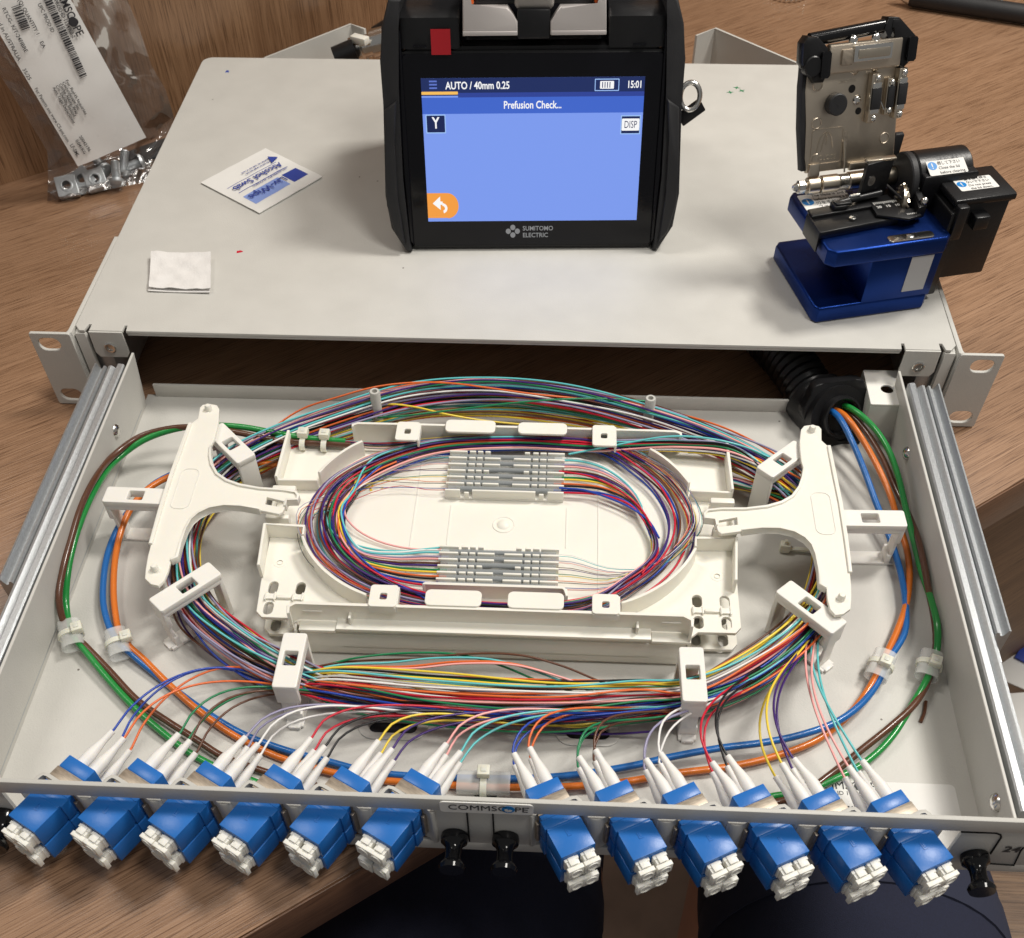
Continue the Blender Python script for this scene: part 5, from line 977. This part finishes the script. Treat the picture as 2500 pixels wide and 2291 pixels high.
sw_ = thing('swab_packet', 'white sealed alcohol swab packet with blue print, lying on the lid', 'swab packet', (-150, 147, 44.3))
hf = lambda u, v: .35+.55*math.sin(math.pi*u)*abs(math.sin(math.pi*v))**.6*.7+.25*noise.noise(Vector((u*6, v*6, 1)))
g = curl('', sc_, 44.35, .5, 26, 26, hf, 'paper'); obj('sachet', g, 'paper', sw_)
A, B, Cc, Dq = sc_; ex = (A-B); ex.z = 0; ex.normalize(); ey = Vector((0, 0, 1)).cross(ex)
# print reads with its top towards the left edge of the packet, upside down for the viewer
xx_ = (Dq-Cc); xx_.z = 0; W_ = xx_.length; exx = -xx_.normalized()
TW = frame(Vector((sc_[2].x, sc_[2].y, 46.55)), (Dq-Cc).normalized(), (0, 0, 1))
# local x runs C -> D (upper edge, right to left), local y towards the viewer's left-down
g = G(); g.M = TW
obj('blue_band', g.prism([(16, 8), (45, 30), (45, 30)][:2]+[(45, 12)], 0, .02), 'inkbl', sw_) if 0 else g.bm.free()
def wpt(u, v): # u along A->B..., bilinear of corners: A left, B bottom, C right, D top
    p = Vector(A).lerp(B, u).lerp(Vector(Dq).lerp(Cc, u), v); p.z = 44.35+.5+hf(u, v)+.10; return p
def patch(u0, u1, v0, v1, name, m, pts=None):
    g = G(); n = 10
    P = [[g._v(wpt(u0+(u1-u0)*i/n, v0+(v1-v0)*j/n)) for i in range(n+1)] for j in range(n+1)]
    for j in range(n):
        for i in range(n): g.bm.faces.new([P[j][i], P[j][i+1], P[j+1][i+1], P[j+1][i]])
    return obj(name, g, m, sw_)
patch(.62, .84, .10, .64, 'printed_band', 'inkbl'); patch(.62, .84, .70, .92, 'printed_panel', 'inkb')
def wtext(s_, u, v, size, m='inkb', bold=0):
    # text runs from v high to v low (right edge towards left), top of letters towards the bottom corner
    me = text(s_, size, 'LEFT', bold); o0 = wpt(u, v); xd = (wpt(u, v-.1)-o0); xd.z = 0; yd = (wpt(u+.1, v)-o0); yd.z = 0
    T = Matrix.Identity(4); T.col[0][:3] = xd.normalized(); T.col[1][:3] = yd.normalized(); T.col[2][:3] = (0, 0, 1); T.col[3][:3] = (o0.x, o0.y, 46.3)
    g = G(); g.mesh_in(me, T); g.norecalc = 1; obj('printed_text', g, m, sw_, smooth=0)
wtext('Liv-Wipe', .71, .68, 7.4, bold=.03); wtext('Alcohol Swab', .44, .86, 6.6, bold=.08); wtext('70% ISOPROPYL ALCOHOL', .56, .84, 2.2)
wtext('sterile pad for single use only', .30, .84, 1.7); wtext('external use, keep out of reach', .25, .84, 1.7); patch(.52, .53, .12, .88, 'printed_line', 'inkb'); patch(.345, .352, .10, .86, 'printed_line', 'inkb')
g = G(); pz = [wpt(.30, .93), wpt(.20, .86), wpt(.34, .80)]; g.prism([(p.x, p.y) for p in pz], 46.0, 46.3); obj('printed_triangle', g, 'inkb', sw_)
tc_ = [c1(*p, z=45) for p in ((765, 1285), (1063, 1290), (1060, 1462), (750, 1452))]
tf = lambda u, v: .4+2.6*abs(u-.42)**1.3+(1.6*v*v)+1.1*noise.noise(Vector((u*4, v*4, 4)))+.35*noise.noise(Vector((u*11, v*9, 2)))
for k, (dz, sh) in enumerate(((0, (.0, -.8)), (1.0, (0, 0)))):
    pass
g = curl('', [(p.x, p.y) for p in tc_], 45.3, .35, 22, 16, lambda u, v: tf(u, 1-v)*.8+.2, 'tissue'); tt = thing('folded_tissue', 'small white tissue folded in half on the front left of the lid', 'tissue', (tc_[0].x+16, tc_[0].y-16, 44.3)); obj('top_layer', g, 'tissue', tt)
g = curl('', [(p.x-.6, p.y-1.1) for p in tc_], 44.35, .35, 22, 16, lambda u, v: .15+1.1*abs(u-.42)**1.3, 'tissue'); obj('bottom_layer', g, 'tissue', tt)
# ------------------------------------------------------------------ pen and bead chains
p0, p1_ = Vector((283, 506, 6.2)), Vector((470, 440, 6.6)); d = (p1_-p0).normalized()
t = thing('pen', 'black pen with a silver cone tip lying on the desk behind the cleaver', 'pen', p0)
g = G(); g.lathe([(.6, 0), (5.4, 1), (5.4, 1.05), (0, 1.06)], p0-d*4, p0+d*10, 24); obj('tip_cone', g, 'steel', t)
g = G(); g.lathe([(0, 0), (5.6, 0), (6.4, .02), (6.6, .5), (6.6, 1), (0, 1)], p0+d*10, p0+d*180, 24); obj('barrel', g, 'blk2', t)
def chain(pts, label):
    P = cat_rom([Vector(p) for p in pts], 1.0); t = thing('bead_chain', label, 'bead chain', P[0]); acc = 0; last = None
    g = G(); g.tube(P, .35, 6); obj('link_wire', g, 'steel', t)
    bm_ = None
    me = None; prev = P[0]; d_ = 0
    for p in P[1:]:
        d_ += (p-prev).length; prev = p
        if d_ >= 3.4:
            d_ = 0
            if me is None:
                g = G(); g.ball((0, 0, 0), 1.35, u=10, v=6); o = obj('bead', g, 'steel', t, local=True, smooth=80); me = o.data; o.location = (Vector(p)-P[0])*MM
            else: o = link(bpy.data.objects.new('bead', me)); o.parent = t; o.location = (Vector(p)-P[0])*MM
chain([(180, 525, 1.6), (188, 512, 1.6), (196, 507.5, 1.6), (206, 508.5, 1.6), (214, 516, 1.6), (216, 530, 1.6)], 'steel bead chain loop on the desk behind the screen device')
chain([(352, 530, 1.6), (362, 517, 1.6), (370, 505, 1.6), (376, 494, 1.6), (385, 484, 1.6), (400, 478, 1.6)], 'steel bead chain on the desk beyond the black pen')
# ------------------------------------------------------------------ accessory bag leaning on the partition
def WP(px_, py_, off):
    u, v = px_/2.0522, py_/2.0522; d = CM @ Vector(((u-CX)/FPX, -(v-CY)/FPX, -1.0)); p0 = Vector((-347.9, 214.7, 0)); t = NW.dot(p0-NW*off-CAMP)/NW.dot(d); return CAMP+d*t
bag = thing('plastic_bag', 'clear plastic accessory bag with a white printed label, leaning on the wood partition', 'bag', (-300, 235, 0))
# film: rows from the top (outside the picture) down to the desk; left and right outline in crop pixels
rows = [(-260, 420, 26), (-200, 500, 22), (-140, 590, 20), (-60, 690, 18), (-30, 760, 18), (60, 830, 20), (140, 872, 22), (238, 850, 24), (240, 835, 26), (238, 770, 30)]
ys = [-420, -260, -100, 120, 330, 470, 600, 760, 880, 1010]
ysr = [-420, -260, -100, 120, 330, 450, 590, 680, 780, 905]
NXF = 48; grid = []
def bagoff(i, t_): return 0
for side in (0, 1):
    grid.append([])
    K_ = 84
    for j in range(K_+1):
        f = j/K_*(len(rows)-1); a = min(int(f), len(rows)-2); fr = f-a
        lx = rows[a][0]*(1-fr)+rows[a+1][0]*fr; rx = rows[a][1]*(1-fr)+rows[a+1][1]*fr; ly = ys[a]*(1-fr)+ys[a+1]*fr; ry = ysr[a]*(1-fr)+ysr[a+1]*fr; of = rows[a][2]*(1-fr)+rows[a+1][2]*fr
        row = []
        for i in range(NXF+1):
            u = i/NXF; px_ = lx+(rx-lx)*u; py_ = ly+(ry-ly)*u; bulge = math.sin(math.pi*u)
            jj = j*40/K_; nz_ = noise.noise(Vector((u*3.2, jj*.16, side*5)))*4.0+noise.noise(Vector((u*7, jj*.4, side*3+2)))*2.0+abs(noise.noise(Vector((u*4+jj*.12, jj*.05, 9))))*6+abs(noise.noise(Vector((u*9-jj*.2, jj*.16, 3))))*3.6+abs(noise.noise(Vector((u*16+jj*.4, jj*.5, 7))))*1.2
            o_ = (of+bulge*5+nz_*(.4+bulge*.6)) if side == 0 else max(3, of-10-bulge*6+nz_*.3)
            p = WP(px_, py_, o_)
            if p.z < 1.2:
                q = un(px_/2.0522, py_/2.0522, z=1.2 + (max(0, nz_)+bulge*5 if side == 0 else 0)*.8); p = q
            row.append(p)
        grid[-1].append(row)
for side in (0, 1):
    g = G(); V = [[g._v(p) for p in r] for r in grid[side]]
    for j in range(len(V)-1):
        for i in range(NXF): g.bm.faces.new([V[j][i], V[j][i+1], V[j+1][i+1], V[j+1][i]])
    obj('film', g, 'film', bag, smooth=180)
# white label card
OFC = 46
QC = [WP(390, 835, OFC), WP(733, 690, OFC), WP(204, -276, OFC), WP(-156, -89, OFC)]   # bottom left, bottom right, top right, top left
def quad(i, j): return QC[0].lerp(QC[1], i).lerp(QC[3].lerp(QC[2], i), j)
nC = -NW
g = G(); n1, n2 = 10, 26; V = [[g._v(quad(i/n1, j/n2)+nC*(.5*math.sin(i/n1*math.pi)+.5*noise.noise(Vector((i*.3, j*.3, 0))))) for i in range(n1+1)] for j in range(n2+1)]
for j in range(n2):
    for i in range(n1): g.bm.faces.new([V[j][i], V[j][i+1], V[j+1][i+1], V[j+1][i]])
card = obj('label_card', g, 'label', bag)
def ctext(s_, px_, py_, px2, py2, size=None, bold=0.02):
    A_, B_ = WP(px_, py_, OFC+1.6), WP(px2, py2, OFC+1.6); size = size or 3.2; me = text(s_, size, 'LEFT', bold); wdt = max(v.co.x for v in me.vertices) or 1
    g = G(); g.mesh_in(me, frame(A_, (B_-A_), nC) @ Matrix.Diagonal(((B_-A_).length/wdt, 1, 1, 1))); obj('printed_text', g, 'ink', card, smooth=0)
ctext('COMMSCOPE', 262, -112, 402, 178, 6.6, .1); q_ = WP(366, 110, OFC+1.2); g = G(); g.cyl(q_, q_+nC*.5, 2.6, 20); obj('printed_logo', g, 'ink', card)
ctext('PROD ID 1154988-2', 276, 0, 370, 190, 3.1); ctext('UPC PROD ID', 195, 18, 265, 162, 3.1); ctext('(Q) QUANTITY 1', 95, -2, 190, 172, 3.1); ctext('EA', 205, 208, 222, 242, 3.1)
ctext('RTCG- KIT-24FIBRE', 16, 40, 132, 262, 3.1); ctext('Shipped in AUSTRALIA', -42, 40, 98, 304, 3.1); ctext('35/25', 118, 345, 150, 400, 3.1); ctext('For Patents see www.CS-pat.com', 178, 442, 342, 710, 2.8); ctext('LF-5ML', 356, 724, 392, 785, 3.2)
for i, l_ in enumerate(('For RoHS Inquiries', 'CommScope Inc', 'Corke Abbey, Bray', 'Co. Dublin, Ireland', 'Attn. Legal Department')):
    x0_, y0_ = 332-i*16, 402+i*9; f_ = (1, .80, .88, .9, 1.05)[i]; ctext(l_, x0_, y0_, x0_+100*f_, y0_+165*f_*1.04, 2.5)
ctext('20042196', 400, 682, 450, 758, 2.8); ctext('0.041KG', 382, 702, 426, 770, 2.8)
def bars(pa, pb, w1, w2):
    A_, B_ = WP(*pa, OFC+1.4), WP(*pb, OFC+1.4); T = frame(A_, (B_-A_), nC); L_ = (B_-A_).length; g = G(); p = 0
    while p < L_: ww = rnd.choice((.3, .55, .9)); g.bx(p, min(p+ww, L_), -w1/2, w1/2, 0, .1, M=T); p += ww+rnd.choice((.3, .5, .8))
    obj('bar_code', g, 'ink', card, kind='stuff')
bars((226, -30), (420, 388), 4.4, 0); bars((78, 30), (132, 152), 5.2, 0)
# nuts and bolts at the bottom of the bag, each a thing
def cage_nut(px_, py_, a, lab):
    q = un(px_/2.0522, py_/2.0522, z=6); t = thing('cage_nut', lab, 'nut', q, 0, 'nuts and bolts in the clear bag'); T = frame(q, (math.cos(a), math.sin(a), .1), (.15, -.55, .8))
    g = G(); g.mesh_in(plate(rrect(-6.6, 6.6, -6.6, 6.6, .8), [slot(0, 0, 6, 6)], -2.6, 2.6, .3), T); obj('nut_body', g, 'zinc', t); g = G(); g.mesh_in(plate(slot(0, 0, 8.2, 8.2), [slot(0, 0, 5.6, 5.6)], 2, 3, .2), T); obj('nut_collar', g, 'zinc', t)
def bolt(px_, py_, a, up, lab):
    q = un(px_/2.0522, py_/2.0522, z=6); d = Vector((math.cos(a)*math.cos(up), math.sin(a)*math.cos(up), math.sin(up))); t = thing('bolt', lab, 'bolt', q, 0, 'nuts and bolts in the clear bag')
    g = G(); g.lathe([(0, 0), (3.2, .15), (4.8, .5), (5.2, .9), (5.2, 1), (0, 1)], q-d*3.6, q, 22); obj('bolt_head', g, 'zinc', t)
    g = G(); pr = []
    for k in range(16): pr += [(2.9, k/16), (2.6, (k+.5)/16)]
    g.lathe([(0, 0)]+pr+[(2.4, 1), (0, 1)], q, q+d*12, 16); obj('bolt_shank', g, 'zinc', t)
cage_nut(338, 938, .3, 'square cage nut with a round hole at the left of the clear bag'); cage_nut(415, 905, .9, 'tilted square cage nut beside the holed one in the bag'); cage_nut(480, 905, 2.0, 'cage nut lying between the square nuts and the bolts in the bag')
bolt(585, 905, 1.7, .7, 'bolt standing upright in the middle of the bag hardware'); bolt(615, 850, 1.2, .9, 'bolt leaning behind the upright one in the bag'); bolt(700, 815, 3.7, -.1, 'bolt at the right of the bag with its round head up'); bolt(520, 850, 2.3, .3, 'small bolt half hidden under the label card in the bag')
q = un(775/2.0522, 760/2.0522, z=3); g = G(); g.bx(-22, 12, -9, 9, -1, 1.5, .5, M=frame(q, (.9, .45, 0), (-.1, -.1, 1))); obj('dark_strip', g, 'blk2', **tagt('dark grey plastic strip inside the bag next to the rack housing', 'strip'))
# ------------------------------------------------------------------ person below, in dark navy shorts
ps = thing('person', 'person in dark navy shorts standing close under the drawer, only the thighs in view', 'person', (60, -330, -720))
def leg(px0, r0, lab): pass
def thigh(pts, rad, n=28):
    g = G(); g.tube(cat_rom([Vector(p) for p in pts], 12), 1, n) if 0 else None
    P = cat_rom([Vector(p) for p in pts], 14); m = len(P); R_ = [rad[0]+(rad[1]-rad[0])*k/(m-1) for k in range(m)]; g.tube(P, R_, n); return g
LT = [(-44, -520, -150), (-36, -380, -168), (-26, -262, -182), (-20, -190, -196), (-18, -130, -214)]
RT = [(150, -560, -150), (168, -420, -162), (186, -300, -176), (196, -215, -190), (200, -140, -210)]
# one skin surface: both thighs, knees and shins
g = G()
for L_ in (LT, RT):
    L_ = [(p[0]+(20 if L_[0][0] < 0 else -15), p[1], p[2]-4) for p in L_]
    pts = [Vector(p) for p in L_]+[Vector(L_[-1])+Vector((2, 30, -40)), Vector(L_[-1])+Vector((2, 26, -160)), Vector(L_[-1])+Vector((0, 20, -330)), Vector(L_[-1])+Vector((0, 30, -480))]
    P = cat_rom(pts, 16); m = len(P); g.tube(P, [72-26*min(1, k/(m*.9)) for k in range(m)], 28)
obj('body', g, 'skin', ps, smooth=80)
for L_, xo in ((LT, 0), (RT, 0)):
    P = cat_rom([Vector(p) for p in L_], 10); m = len(P); g = G(); g.tube(P, [86-6*k/m+1.0*math.sin(k*.9) for k in range(m)], 40); sl = obj('shorts_leg', g, 'cloth', ps, smooth=80)
    g = G(); e = P[-1]; dd = (P[-1]-P[-2]).normalized(); k0 = m-9
    g.tube([P[k0]+Vector((0, 0, .8)), P[k0+1]+Vector((0, 0, .8)), P[k0+2]+Vector((0, 0, .8)), P[k0+3]+Vector((0, 0, .6))], [80.9, 82.2, 82.0, 80.6], 48); obj('hem', g, 'cloth2', sl, smooth=80)
g = G(); g.tube([Vector((60, -620, -120)), Vector((62, -540, -140)), Vector((64, -500, -150))], [150, 130, 60], 30, flat=.62); obj('shorts_seat', g, 'cloth', ps, smooth=80)
# papers and a parcel on a low shelf at the right, out of focus
shf = thing('low_shelf', 'low wooden shelf board under the desk at the right edge', 'shelf', (420, -160, -330))
obj('shelf_board', G().bx(270, 900, -420, 40, -348, -330, 1), 'cab', shf)
for i, (px_, py_, a, sx, sy, m, lb) in enumerate(((2485, 1545, 20, 50, 34, 'paper', 'white paper sheet on the low shelf, rearmost by the slide end'), (2510, 1640, -30, 60, 40, 'paper', 'white paper sheet lying askew on the low shelf'), (2505, 1590, 55, 30, 10, 'inkb', 'dark blue strip of packaging between the papers on the shelf'), (2520, 1760, 8, 60, 46, 'paper', 'white paper sheet on the low shelf, nearest the front'))):
    q = un(px_, py_, z=-326); g = G(); g.bx(-sx/2, sx/2, -sy/2, sy/2, 0, 1.5, .5, M=Matrix.Translation((q.x, q.y, -329.6+i*3)) @ Matrix.Rotation(R(a), 4, 'Z')); obj(['paper_sheet', 'paper_sheet', 'packaging_strip', 'paper_sheet'][i], g, m, **tagt(lb, ['paper', 'paper', 'packaging', 'paper'][i]))
